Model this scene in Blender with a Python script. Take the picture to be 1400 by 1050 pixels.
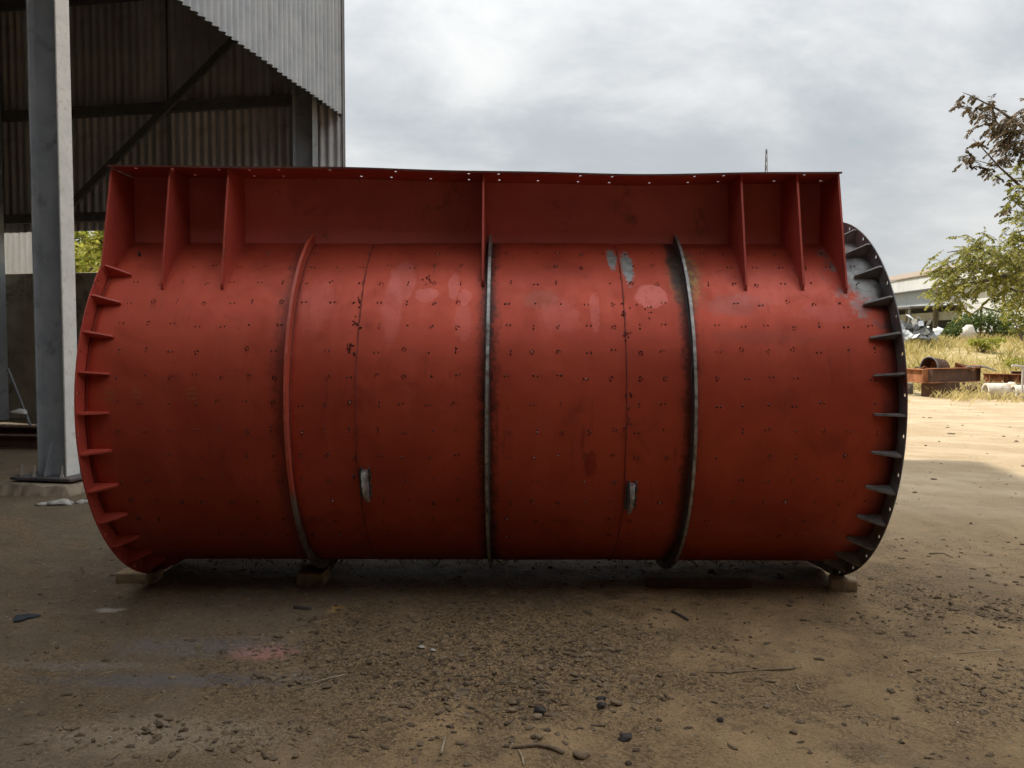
import bpy, math, random
import numpy as np
from mathutils import Matrix, Vector

R_ = math.radians
for o in list(bpy.data.objects):
    bpy.data.objects.remove(o)
SC = bpy.context.scene
COL = SC.collection

# ------------------------------------------------------------------ camera
CAM = Vector((0.138, -5.969, 1.642))
FPX = 1129.4
_p, _y, _r = 0.0487, -0.0030, 0.0020
fw = Vector((math.sin(_y) * math.cos(_p), math.cos(_y) * math.cos(_p), -math.sin(_p)))
rt = Vector((math.cos(_y), -math.sin(_y), 0))
up = rt.cross(fw)
r2 = rt * math.cos(_r) + up * math.sin(_r)
u2 = up * math.cos(_r) - rt * math.sin(_r)
cd = bpy.data.cameras.new('camera')
cam = bpy.data.objects.new('camera', cd)
COL.objects.link(cam)
m = Matrix((r2, u2, -fw)).transposed().to_4x4()
m.translation = CAM
cam.matrix_world = m
cd.sensor_width = 36
cd.lens = 36 * FPX / 1400
cd.clip_start = 0.05
cd.clip_end = 6000
SC.camera = cam

# ------------------------------------------------------------------ light
SUN_EL, SUN_AZ_VEC = R_(48), Vector((-0.874, 0.484))      # horizontal direction towards the sun
w = bpy.data.worlds.new('World')
SC.world = w
w.use_nodes = True
SUN_STRENGTH, SKY_STRENGTH, CLOUD = 3.0, 0.08, 0.565
sd = bpy.data.lights.new('sun', 'SUN')
sd.energy = SUN_STRENGTH
sd.angle = R_(0.9)
sd.color = (1.0, 0.93, 0.82)
sun = bpy.data.objects.new('sun', sd)
COL.objects.link(sun)
tosun = Vector((SUN_AZ_VEC.x * math.cos(SUN_EL), SUN_AZ_VEC.y * math.cos(SUN_EL), math.sin(SUN_EL)))
sun.rotation_euler = tosun.to_track_quat('Z', 'Y').to_euler()
sun.location = tosun * 60
SC.view_settings.view_transform = 'Standard'
SC.view_settings.look = 'None'
SC.view_settings.exposure = 0.86
SC.view_settings.gamma = 1.0
SC.view_settings.use_curve_mapping = False
SC.cycles.max_bounces = 4
SC.cycles.diffuse_bounces = 3
SC.cycles.glossy_bounces = 2
SC.cycles.use_adaptive_sampling = True
SC.cycles.adaptive_threshold = 0.03
SC.cycles.use_denoising = True


class NT:
    """small wrapper that makes node trees readable"""
    def __init__(s, tree):
        s.t = tree
        s.n = tree.nodes
        s.l = tree.links

    def put(s, sock, v):
        if hasattr(v, 'is_linked') or isinstance(v, bpy.types.NodeSocket):
            s.l.new(v, sock)
        elif v is not None:
            if sock.type == 'RGBA' and len(v) == 3:
                v = (*v, 1)
            sock.default_value = v

    def math(s, op, a, b=None, c=None, clamp=False):
        n = s.n.new('ShaderNodeMath'); n.operation = op; n.use_clamp = clamp
        s.put(n.inputs[0], a)
        if b is not None: s.put(n.inputs[1], b)
        if c is not None: s.put(n.inputs[2], c)
        return n.outputs[0]

    def mix(s, f, a, b, blend='MIX'):
        n = s.n.new('ShaderNodeMix'); n.data_type = 'RGBA'; n.blend_type = blend; n.clamp_factor = True
        s.put(n.inputs[0], f); s.put(n.inputs[6], a); s.put(n.inputs[7], b)
        return n.outputs[2]

    def mixf(s, f, a, b):
        n = s.n.new('ShaderNodeMix'); n.data_type = 'FLOAT'
        s.put(n.inputs[0], f); s.put(n.inputs[2], a); s.put(n.inputs[3], b)
        return n.outputs[0]

    def noise(s, vec, scale, detail=4, rough=0.55, dist=0.0, out=0):
        n = s.n.new('ShaderNodeTexNoise')
        s.put(n.inputs['Vector'], vec)
        n.inputs['Scale'].default_value = scale; n.inputs['Detail'].default_value = detail
        n.inputs['Roughness'].default_value = rough; n.inputs['Distortion'].default_value = dist
        return n.outputs[out]

    def voronoi(s, vec, scale, feature='F1', out=0):
        n = s.n.new('ShaderNodeTexVoronoi'); n.feature = feature
        s.put(n.inputs['Vector'], vec); n.inputs['Scale'].default_value = scale
        return n.outputs[out]

    def ramp(s, f, lo, hi):
        n = s.n.new('ShaderNodeMapRange'); n.interpolation_type = 'SMOOTHSTEP'
        s.put(n.inputs[0], f); s.put(n.inputs[1], lo); s.put(n.inputs[2], hi)
        return n.outputs[0]

    def coord(s, k='Object'):
        return s.n.new('ShaderNodeTexCoord').outputs[k]

    def geo(s, k='Position'):
        return s.n.new('ShaderNodeNewGeometry').outputs[k]

    def sep(s, v):
        n = s.n.new('ShaderNodeSeparateXYZ'); s.put(n.inputs[0], v)
        return n.outputs

    def comb(s, x=0., y=0., z=0.):
        n = s.n.new('ShaderNodeCombineXYZ')
        for i, v in enumerate((x, y, z)): s.put(n.inputs[i], v)
        return n.outputs[0]

    def scale(s, v, sc):
        n = s.n.new('ShaderNodeMapping'); s.put(n.inputs[0], v); n.inputs['Scale'].default_value = sc
        return n.outputs[0]

    def bump(s, h, strength, dist=0.01):
        n = s.n.new('ShaderNodeBump'); s.put(n.inputs['Height'], h)
        n.inputs['Strength'].default_value = strength; n.inputs['Distance'].default_value = dist
        return n.outputs[0]

    def blob(s, x, y, cx, cy, rx, ry, nz, edge=0.35, amt=0.5):
        """soft-edged ragged ellipse in x,y"""
        a = s.math('POWER', s.math('DIVIDE', s.math('SUBTRACT', x, cx), rx), 2.0)
        b = s.math('POWER', s.math('DIVIDE', s.math('SUBTRACT', y, cy), ry), 2.0)
        d = s.math('SQRT', s.math('ADD', a, b))
        d = s.math('ADD', d, s.math('MULTIPLY', s.math('SUBTRACT', nz, 0.5), amt * 4.5))
        return s.ramp(d, 1 + edge, 1 - edge)


# ------------------------------------------------------------------ sky
nt = NT(w.node_tree)
nt.n.clear()
out = nt.n.new('ShaderNodeOutputWorld')
bg = nt.n.new('ShaderNodeBackground')
nt.l.new(bg.outputs[0], out.inputs[0])
sky = nt.n.new('ShaderNodeTexSky')
sky.sky_type = 'NISHITA'
sky.sun_disc = False
sky.sun_elevation = SUN_EL
sky.sun_rotation = math.atan2(tosun.x, tosun.y)
sky.dust_density = 3.0
d = nt.coord('Generated')
x, y, z = nt.sep(d)
zz = nt.math('ADD', nt.math('MAXIMUM', z, 0.0), 0.30)
uv = nt.comb(nt.math('DIVIDE', x, zz), nt.math('DIVIDE', y, zz), 0.3)
uv = nt.scale(uv, (1.25, 1.7, 1.0))
n1 = nt.noise(uv, 0.62, 8, 0.56, 0.35)
n2 = nt.noise(uv, 1.9, 7, 0.60, 0.3)
cl = nt.math('ADD', nt.math('MULTIPLY', n1, 0.70), nt.math('MULTIPLY', n2, 0.30))
f1 = nt.ramp(cl, 0.40, 0.62)
ccol = nt.mix(f1, (0.455, 0.485, 0.515), (0.82, 0.825, 0.812))
lowf = nt.ramp(z, 0.30, 0.02)
ccol = nt.mix(nt.math('MULTIPLY', lowf, 0.45), ccol, (0.72, 0.73, 0.725))
# an overcast dome is brighter overhead than near the horizon
zp = nt.math('MAXIMUM', z, 0.0)
dome = nt.math('ADD', nt.math('MULTIPLY', nt.math('MULTIPLY', zp, zp), 2.2), 1.0)
ccol = nt.mix(1.0, ccol, nt.comb(dome, dome, dome), 'MULTIPLY')
skyc = nt.mix(1.0, sky.outputs[0], (SKY_STRENGTH,) * 3, 'MULTIPLY')
cover = nt.ramp(n2, 0.16, 0.34)
tot = nt.mix(nt.math('MULTIPLY', cover, 0.93), skyc, nt.mix(1.0, ccol, (CLOUD,) * 3, 'MULTIPLY'))
nt.l.new(tot, bg.inputs[0])
bg.inputs[1].default_value = 1.0


# ------------------------------------------------------------------ materials
def mat(name):
    m = bpy.data.materials.new(name)
    m.use_nodes = True
    n = NT(m.node_tree)
    b = next(x for x in n.n if x.type == 'BSDF_PRINCIPLED')
    return m, n, b


def setp(n, b, color=None, rough=None, metal=None, spec=None, normal=None):
    if color is not None: n.put(b.inputs['Base Color'], color)
    if rough is not None: n.put(b.inputs['Roughness'], rough)
    if metal is not None: n.put(b.inputs['Metallic'], metal)
    if spec is not None: n.put(b.inputs['Specular IOR Level'], spec)
    if normal is not None: n.put(b.inputs['Normal'], normal)


M = {}


def simple(name, c1, c2, scale=6., rough=0.6, metal=0., bump=0.2, bd=0.004, spec=0.5, c3=None, s3=1.5, per_object=0.0, detail=6):
    m, n, b = mat(name)
    p = n.coord('Object')
    f = n.ramp(n.noise(p, scale, detail, 0.6), 0.32, 0.68)
    c = n.mix(f, c1, c2)
    if c3 is not None:
        c = n.mix(n.ramp(n.noise(p, s3, 7, 0.65, 0.4), 0.52, 0.66), c, c3)
    if per_object:
        rnd = n.n.new('ShaderNodeObjectInfo').outputs['Random']
        g = n.math('ADD', n.math('MULTIPLY', rnd, per_object), 1 - per_object / 2)
        c = n.mix(1.0, c, n.comb(g, g, g), 'MULTIPLY')
        px_, py_, pz_ = n.sep(p)
        stk = n.noise(n.comb(n.math('ADD', n.math('MULTIPLY', px_, 7.0), n.math('MULTIPLY', rnd, 40.0)), n.math('MULTIPLY', py_, 7.0), n.math('MULTIPLY', pz_, 0.35)), 1.0, 4, 0.6)
        c = n.mix(n.math('MULTIPLY', n.ramp(stk, 0.54, 0.72), 0.45), c, (0.16, 0.12, 0.09))
    setp(n, b, c, n.mixf(f, rough - 0.08, min(1, rough + 0.1)), metal, spec,
         n.bump(n.noise(p, scale * 6, 4, 0.6), bump, bd))
    M[name] = m
    return m


RED1, RED2 = (0.49, 0.076, 0.040), (0.36, 0.051, 0.025)
RED_PINK = (0.56, 0.13, 0.10)


def paint_plain(name, c1=RED1, c2=RED2, dark=(0.09, 0.028, 0.022)):
    m, n, b = mat(name)
    p = n.coord('Object')
    f = n.ramp(n.noise(p, 2.2, 6, 0.6), 0.3, 0.7)
    c = n.mix(f, c1, c2)
    c = n.mix(n.math('MULTIPLY', n.ramp(n.noise(p, 5.0, 7, 0.7, 0.6), 0.56, 0.70), 0.6), c, dark)
    c = n.mix(n.math('MULTIPLY', n.ramp(n.noise(p, 9.0, 6, 0.7), 0.62, 0.72), 0.35), c, RED_PINK)
    setp(n, b, c, n.mixf(n.noise(p, 14, 4), 0.42, 0.62), 0., 0.42, n.bump(n.noise(p, 60, 3), 0.12, 0.002))
    M[name] = m


paint_plain('red_paint', (0.47, 0.075, 0.050), (0.38, 0.054, 0.036))
paint_plain('shade_lifted_red', (0.62, 0.155, 0.130), (0.52, 0.125, 0.108), (0.17, 0.070, 0.064))  # red paint lightened to offset the flange's shade on the hopper wall
simple('bare_steel', (0.085, 0.085, 0.09), (0.17, 0.165, 0.16), 9, 0.45, 0.75, 0.25, 0.003, c3=(0.10, 0.06, 0.04), s3=4)
simple('dark_red', (0.085, 0.028, 0.024), (0.14, 0.042, 0.034), 9, 0.6, 0, 0.2)
simple('flange_steel', (0.11, 0.108, 0.110), (0.20, 0.192, 0.19), 6, 0.5, 0.15, 0.3, 0.003, c3=(0.17, 0.055, 0.04), s3=2.2)
simple('rib_steel', (0.15, 0.146, 0.145), (0.27, 0.26, 0.255), 9, 0.5, 0.15, 0.3, 0.003, c3=(0.12, 0.06, 0.05), s3=5)
simple('bright_steel', (0.30, 0.31, 0.32), (0.58, 0.58, 0.58), 20, 0.42, 0.7, 0.5, 0.004, c3=(0.07, 0.07, 0.07), s3=14)
simple('dark_scale', (0.062, 0.062, 0.068), (0.125, 0.122, 0.125), 7, 0.5, 0.35, 0.25, 0.003, c3=(0.13, 0.055, 0.04), s3=3)
simple('ring_edge', (0.20, 0.19, 0.185), (0.40, 0.39, 0.37), 22, 0.42, 0.6, 0.5, 0.004, c3=(0.07, 0.05, 0.045), s3=7)
simple('weld', (0.15, 0.028, 0.020), (0.26, 0.045, 0.030), 40, 0.6, 0.1, 0.6, 0.004)
simple('weld_mark', (0.040, 0.014, 0.012), (0.11, 0.024, 0.018), 40, 0.5, 0.2, 0.3, 0.002)
simple('timber', (0.24, 0.17, 0.10), (0.36, 0.27, 0.17), 16, 0.85, 0, 0.5, 0.006, 0.2, c3=(0.13, 0.09, 0.06), s3=6)
simple('galv_sheet', (0.27, 0.29, 0.31), (0.38, 0.395, 0.41), 1.3, 0.45, 0.2, 0.06, 0.003, 0.5, c3=(0.30, 0.31, 0.32), s3=0.6, per_object=0.22)
simple('galv_dull', (0.46, 0.465, 0.47), (0.60, 0.60, 0.60), 1.1, 0.5, 0.25, 0.08, 0.003, 0.4, c3=(0.38, 0.37, 0.36), s3=0.7, per_object=0.25)
simple('dark_girt', (0.105, 0.102, 0.10), (0.15, 0.146, 0.142), 5, 0.6, 0.1, 0.2)
simple('column_paint', (0.23, 0.255, 0.275), (0.31, 0.33, 0.345), 2.5, 0.5, 0.0, 0.15, 0.003, 0.4, c3=(0.17, 0.178, 0.185), s3=2.2)
simple('column_skylit', (0.60, 0.60, 0.575), (0.70, 0.69, 0.66), 4, 0.5, 0.0, 0.15, 0.003, 0.4, c3=(0.55, 0.53, 0.49), s3=14)  # column paint with sky light painted in, for the outward flange
simple('concrete', (0.22, 0.20, 0.17), (0.33, 0.30, 0.26), 5, 0.9, 0, 0.6, 0.012, 0.2, c3=(0.13, 0.115, 0.095), s3=3)
simple('wall_concrete', (0.36, 0.32, 0.24), (0.50, 0.45, 0.35), 1.8, 0.92, 0, 0.5, 0.012, 0.2, c3=(0.17, 0.15, 0.115), s3=0.9)
simple('white_sheet', (0.70, 0.70, 0.67), (0.80, 0.80, 0.78), 1.0, 0.5, 0.0, 0.05, per_object=0.08)
simple('pale_wall', (0.42, 0.435, 0.435), (0.52, 0.53, 0.52), 0.3, 0.7, 0, 0.05, per_object=0.06)
simple('translucent_panel', (0.34, 0.38, 0.375), (0.40, 0.435, 0.425), 0.4, 0.35, 0, 0.05)
simple('roof_edge', (0.22, 0.165, 0.12), (0.30, 0.235, 0.175), 1.0, 0.8, 0, 0.1)
simple('rust', (0.20, 0.075, 0.032), (0.34, 0.15, 0.07), 3.5, 0.85, 0.0, 0.5, 0.008, 0.2, c3=(0.10, 0.045, 0.028), s3=2)
simple('rust_dark', (0.075, 0.042, 0.03), (0.13, 0.07, 0.045), 3.5, 0.8, 0.0, 0.5, 0.008, 0.25)
simple('pipe_concrete', (0.55, 0.50, 0.42), (0.68, 0.63, 0.55), 3, 0.85, 0, 0.3, 0.01, 0.2, c3=(0.42, 0.34, 0.24), s3=2)
simple('clod_soil_plain', (0.165, 0.130, 0.096), (0.30, 0.242, 0.178), 7, 0.95, 0, 0.6, 0.01, 0.15)
m, n, b = mat('clod_soil')
p = n.coord('Object'); g = n.geo('Random Per Island')
c = n.mix(g, (0.09, 0.064, 0.042), (0.28, 0.205, 0.130))
c = n.mix(n.math('MULTIPLY', n.ramp(n.noise(p, 60, 5, 0.7), 0.4, 0.62), 0.5), c, (0.15, 0.118, 0.085))
setp(n, b, c, 0.95, 0, 0.12, n.bump(n.noise(p, 120, 4, 0.7), 0.6, 0.006))
M['clod_soil'] = m
simple('stone_dark', (0.045, 0.040, 0.038), (0.085, 0.075, 0.068), 18, 0.85, 0, 0.5, 0.006, 0.25)
simple('stone_pale', (0.36, 0.34, 0.31), (0.50, 0.48, 0.44), 12, 0.85, 0, 0.4, 0.004, 0.25)
simple('twig', (0.16, 0.115, 0.075), (0.26, 0.20, 0.135), 20, 0.9, 0, 0.4, 0.003, 0.2)
simple('straw', (0.30, 0.24, 0.16), (0.42, 0.35, 0.24), 20, 0.9, 0, 0.2, 0.003, 0.2)
simple('bark', (0.10, 0.078, 0.058), (0.19, 0.155, 0.12), 12, 0.95, 0, 0.7, 0.012, 0.15)
simple('blue_rag', (0.03, 0.038, 0.048), (0.055, 0.063, 0.072), 12, 0.9, 0, 0.5, 0.01, 0.2)
simple('white_bag', (0.70, 0.69, 0.66), (0.82, 0.81, 0.79), 8, 0.7, 0, 0.4, 0.01)


def leafmat(name, c1, c2, trans=0.35):
    m, n, b = mat(name)
    p = n.coord('Object')
    f = n.noise(p, 1.3, 5, 0.6)
    g = n.geo('Random Per Island')
    f = n.ramp(n.math('ADD', n.math('MULTIPLY', f, 0.5), n.math('MULTIPLY', g, 0.5)), 0.25, 0.75)
    c = n.mix(f, c1, c2)
    setp(n, b, c, 0.6, 0, 0.3)
    tr = n.n.new('ShaderNodeBsdfTranslucent'); n.put(tr.inputs[0], c)
    mx = n.n.new('ShaderNodeMixShader'); mx.inputs[0].default_value = trans
    o = next(x for x in n.n if x.type == 'OUTPUT_MATERIAL')
    n.l.new(b.outputs[0], mx.inputs[1]); n.l.new(tr.outputs[0], mx.inputs[2]); n.l.new(mx.outputs[0], o.inputs[0])
    M[name] = m


leafmat('leaf_green', (0.13, 0.15, 0.025), (0.36, 0.34, 0.075), 0.5)
leafmat('leaf_brown', (0.055, 0.052, 0.028), (0.20, 0.135, 0.07), 0.35)
leafmat('leaf_bush', (0.05, 0.085, 0.018), (0.125, 0.155, 0.04))
leafmat('leaf_bright', (0.20, 0.23, 0.03), (0.42, 0.40, 0.08), 0.55)
leafmat('grass_dry', (0.48, 0.39, 0.15), (0.68, 0.57, 0.28), 0.4)
leafmat('grass_green', (0.24, 0.22, 0.06), (0.42, 0.35, 0.11), 0.3)


# ------------------------------------------------------------------ mesh helpers
class MB:
    def __init__(s):
        s.v, s.f, s.m = [], [], []

    def add(s, vs, fs, mi=0):
        k = len(s.v)
        s.v.extend([tuple(q) for q in vs])
        for q in fs:
            s.f.append(tuple(i + k for i in q)); s.m.append(mi)

    def box(s, x0, x1, y0, y1, z0, z1, mi=0, mtx=None):
        vs = [Vector((x, y, z)) for z in (z0, z1) for y in (y0, y1) for x in (x0, x1)]
        if mtx is not None: vs = [mtx @ q for q in vs]
        s.add(vs, [(0, 2, 3, 1), (4, 5, 7, 6), (0, 1, 5, 4), (2, 6, 7, 3), (0, 4, 6, 2), (1, 3, 7, 5)], mi)

    def bbox(s, x0, x1, y0, y1, z0, z1, c=0.01, mi=0, mtx=None):
        """box with chamfered edges"""
        if c <= 0: return s.box(x0, x1, y0, y1, z0, z1, mi, mtx)
        import bmesh
        bm = bmesh.new()
        vs = [bm.verts.new((x, y, z)) for z in (z0, z1) for y in (y0, y1) for x in (x0, x1)]
        for q in [(0, 2, 3, 1), (4, 5, 7, 6), (0, 1, 5, 4), (2, 6, 7, 3), (0, 4, 6, 2), (1, 3, 7, 5)]:
            bm.faces.new([vs[i] for i in q])
        bmesh.ops.bevel(bm, geom=list(bm.edges), offset=c, segments=1, affect='EDGES')
        bm.verts.index_update()
        s.add([(mtx @ v.co) if mtx is not None else v.co for v in bm.verts], [[v.index for v in f.verts] for f in bm.faces], mi)
        bm.free()

    def tube(s, pts, rads, n=8, mi=0, caps=True):
        pts = [Vector(p) for p in pts]
        if not hasattr(rads, '__len__'): rads = [rads] * len(pts)
        ref = Vector((0.13, 0.21, 1)) if abs((pts[-1] - pts[0]).normalized().z) < 0.9 else Vector((1, 0.2, 0))
        k = len(s.v)
        for i, p in enumerate(pts):
            t = (pts[min(i + 1, len(pts) - 1)] - pts[max(i - 1, 0)]).normalized()
            a = t.cross(ref).normalized(); b = t.cross(a)
            for j in range(n):
                q = 2 * math.pi * j / n
                s.v.append(tuple(p + (a * math.cos(q) + b * math.sin(q)) * rads[i]))
        for i in range(len(pts) - 1):
            for j in range(n):
                s.f.append((k + i * n + j, k + i * n + (j + 1) % n, k + (i + 1) * n + (j + 1) % n, k + (i + 1) * n + j)); s.m.append(mi)
        if caps:
            s.f.append(tuple(k + j for j in reversed(range(n)))); s.m.append(mi)
            e = k + (len(pts) - 1) * n
            s.f.append(tuple(e + j for j in range(n))); s.m.append(mi)

    def prism(s, poly, axis, a0, a1, mi=0):
        """extrude a 2-D polygon along axis (0: poly is y,z; 1: poly is x,z; 2: poly is x,y)"""
        def mk(p, t):
            return (t, p[0], p[1]) if axis == 0 else (p[0], t, p[1]) if axis == 1 else (p[0], p[1], t)
        n = len(poly)
        vs = [mk(p, a0) for p in poly] + [mk(p, a1) for p in poly]
        fs = [tuple(range(n)), tuple(range(2 * n - 1, n - 1, -1))] + [(i, i + n, (i + 1) % n + n, (i + 1) % n) for i in range(n)]
        s.add(vs, fs, mi)

    def mesh(s, name, mats, smooth=False):
        me = bpy.data.meshes.new(name)
        me.from_pydata(s.v, [], s.f)
        for q in (mats if isinstance(mats, (list, tuple)) else [mats]):
            me.materials.append(M[q])
        if any(s.m): me.polygons.foreach_set('material_index', s.m)
        import bmesh
        bm = bmesh.new(); bm.from_mesh(me)
        bmesh.ops.recalc_face_normals(bm, faces=bm.faces); bm.to_mesh(me); bm.free()
        if smooth:
            me.polygons.foreach_set('use_smooth', [True] * len(me.polygons))
        me.update()
        return me

    def build(s, name, mats, parent=None, loc=None, smooth=False):
        o = bpy.data.objects.new(name, s.mesh(name, mats, smooth))
        COL.objects.link(o)
        if parent is not None: o.parent = parent
        if loc is not None: o.location = loc
        return o


def raw(name, v, f, mats, parent=None, smooth=False):
    me = bpy.data.meshes.new(name)
    me.from_pydata(v, [], f)
    for q in (mats if isinstance(mats, (list, tuple)) else [mats]): me.materials.append(M[q])
    if smooth: me.polygons.foreach_set('use_smooth', [True] * len(me.polygons))
    o = bpy.data.objects.new(name, me); COL.objects.link(o)
    if parent is not None: o.parent = parent
    return o


def empty(name, loc=(0, 0, 0), rz=0.0):
    o = bpy.data.objects.new(name, None); COL.objects.link(o)
    o.location = loc; o.rotation_euler = (0, 0, rz); o.empty_display_size = 0.2
    return o


def tag(o, label=None, cat=None, group=None, kind=None):
    if label: o['label'] = label
    if cat: o['category'] = cat
    if group: o['group'] = group
    if kind: o['kind'] = kind
    return o


def inst(name, me, parent=None, loc=(0, 0, 0), rot=(0, 0, 0), scl=(1, 1, 1)):
    o = bpy.data.objects.new(name, me); COL.objects.link(o)
    if parent is not None: o.parent = parent
    o.location = loc; o.rotation_euler = rot; o.scale = scl
    return o


def at(px, py, dist):
    """point of the place seen along a direction at a given distance ahead"""
    return CAM + (fw + r2 * ((px - 700) / FPX) - u2 * ((py - 525) / FPX)) * dist


def on_ground(px, py, z=0.0):
    dr = fw + r2 * ((px - 700) / FPX) - u2 * ((py - 525) / FPX)
    return CAM + dr * ((z - CAM.z) / dr.z)


# ------------------------------------------------------------------ value noise
def vn(x, y, seed=0):
    xi = np.floor(x).astype(np.int64); yi = np.floor(y).astype(np.int64)
    xf = x - xi; yf = y - yi
    xf = xf * xf * (3 - 2 * xf); yf = yf * yf * (3 - 2 * yf)

    def h(a, b):
        n = (a * 374761393 + b * 668265263 + seed * 1442695041) & 0xFFFFFFFF
        n = ((n ^ (n >> 13)) * 1274126177) & 0xFFFFFFFF
        return ((n ^ (n >> 16)) & 0xFFFF) / 65535.0
    return (h(xi, yi) * (1 - xf) + h(xi + 1, yi) * xf) * (1 - yf) + (h(xi, yi + 1) * (1 - xf) + h(xi + 1, yi + 1) * xf) * yf


def fbm(x, y, s, oct=4, seed=0, gain=0.5):
    t = 0 * x; a = 1.0; tot = 0
    for i in range(oct):
        t = t + a * (vn(x * s, y * s, seed + i) - 0.5); tot += a; a *= gain; s *= 2.03
    return t / tot


def sstep(a, b, x):
    t = np.clip((x - a) / (b - a), 0, 1)
    return t * t * (3 - 2 * t)


def rubble_mask(x, y):
    """where the yard floor is broken into crumbs"""
    m1 = np.exp(-(((x + 0.10) / 1.05) ** 2 + ((y + 1.65) / 0.85) ** 2) ** 1.3)
    m2 = 0.75 * np.exp(-(((x - 2.6) / 0.5) ** 2 + ((y + 2.1) / 0.28) ** 2))
    m3 = 0.6 * np.exp(-(((x - 3.3) / 0.8) ** 2 + ((y + 1.0) / 0.4) ** 2))
    m4 = 0.7 * np.exp(-(((x + 1.2) / 0.7) ** 2 + ((y + 2.55) / 0.16) ** 2))
    mm = np.maximum(np.maximum(m1, m2), np.maximum(m3, m4))
    return np.clip(mm * (0.55 + 1.6 * (fbm(x, y, 2.2, 3, 77) + 0.25)), 0, 1)


def ground_h(x, y):
    x = np.asarray(x, float); y = np.asarray(y, float)
    near = np.exp(-((x / 14) ** 2 + ((y + 1) / 10) ** 2))
    h = 0.05 * fbm(x, y, 0.35, 3, 3) + 0.020 * fbm(x, y, 1.6, 3, 9) * near
    flat = np.exp(-((x / 3.2) ** 4 + (y / 1.1) ** 4))
    h = h * (1 - 0.8 * flat) - 0.004
    for xo in (4.05, 5.75):
        xr = x - xo - 0.09 * y - 0.05 * np.sin(1.3 * y)
        gate = sstep(-4, -1, y) * (1 - sstep(1.5, 4.5, y)) * 0.6 * (0.6 + 1.2 * (fbm(x, y, 0.9, 2, 91) + 0.2))
        h = h + gate * (-0.030 * np.exp(-(xr / 0.13) ** 2) * (1 + 0.35 * np.sign(np.sin(y * 42))) + 0.020 * np.exp(-((np.abs(xr) - 0.24) / 0.08) ** 2))
    rm = rubble_mask(x, y)
    h = h + near * (0.018 * fbm(x, y, 8, 3, 21) + rm * (0.055 * fbm(x, y, 11, 3, 31, 0.65) + 0.012 * np.abs(fbm(x + 0.3 * y, 1.6 * y, 22, 3, 41)) * 2.5 + 0.03 * np.maximum(fbm(x, y, 30, 2, 43), 0)))
    berm = sstep(20.5, 40, y + 0.10 * (x - 16)) * sstep(3, 10, x)
    h = h + berm * (1.75 + 0.5 * fbm(x, y, 0.25, 3, 5)) + berm * (1 - berm) * 0.6 * fbm(x, y, 0.8, 3, 8)
    return h


def gz(x, y):
    return float(ground_h(np.array([x]), np.array([y]))[0])


def axis_lines(lo, hi, step, far, grow=1.16):
    a = list(np.arange(lo, hi, step))
    s = step; p = hi
    while p < far: a.append(p); s *= grow; p += s
    a.append(far)
    s = step; p = lo
    b = []
    while p > -far: s *= grow; p -= s; b.append(p)
    return np.array(sorted(set(b + a)))


gx = axis_lines(-3.6, 4.7, 0.0135, 2500, 1.11)
gy = axis_lines(-3.1, 0.6, 0.0125, 2500, 1.09)
XX, YY = np.meshgrid(gx, gy)
ZZ = ground_h(XX, YY)
nx, ny = len(gx), len(gy)
verts = np.stack([XX.ravel(), YY.ravel(), ZZ.ravel()], 1)
idx = np.arange(nx * ny).reshape(ny, nx)
faces = np.stack([idx[:-1, :-1].ravel(), idx[:-1, 1:].ravel(), idx[1:, 1:].ravel(), idx[1:, :-1].ravel()], 1)

m, n, b = mat('yard_soil')
p = n.geo('Position')
x, y, z = n.sep(p)
big = n.noise(p, 0.45, 5, 0.55, 0.5)
mid = n.noise(p, 2.3, 5, 0.62, 0.4)
fine = n.noise(p, 16, 4, 0.7)
grit = n.noise(p, 70, 3, 0.7)
c = n.mix(n.ramp(mid, 0.3, 0.7), (0.260, 0.186, 0.106), (0.400, 0.292, 0.172))
# oily, trampled grey floor on the shed side
oil_shade = n.ramp(n.math('ADD', n.math('ADD', x, n.math('MULTIPLY', y, -0.35)), n.math('MULTIPLY', n.math('SUBTRACT', big, 0.5), 3.0)), 0.9, -0.9)
oil_shade = n.math('MAXIMUM', oil_shade, n.math('MULTIPLY', n.blob(x, y, -0.2, 0.1, 2.2, 0.75, mid, 0.5, 0.7), 0.75))  # painted shade: soil darkened beneath and in front of the drum
c = n.mix(n.math('MULTIPLY', oil_shade, 0.9), c, n.mix(n.ramp(mid, 0.35, 0.65), (0.078, 0.072, 0.066), (0.134, 0.122, 0.110)))
c = n.mix(n.math('MULTIPLY', n.ramp(n.noise(p, 0.9, 4, 0.6, 0.8), 0.52, 0.68), 0.6), c, (0.090, 0.075, 0.060))
c = n.mix(n.math('MULTIPLY', n.ramp(fine, 0.56, 0.74), 0.55), c, (0.44, 0.33, 0.20))
c = n.mix(n.math('MULTIPLY', n.ramp(grit, 0.60, 0.74), 0.5), c, (0.50, 0.385, 0.245))
c = n.mix(n.math('MULTIPLY', n.ramp(grit, 0.42, 0.28), 0.75), c, (0.055, 0.042, 0.030))
c = n.mix(n.math('MULTIPLY', n.ramp(n.noise(p, 5.5, 4, 0.7, 1.2), 0.55, 0.66), 0.55), c, (0.075, 0.058, 0.043))
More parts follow.
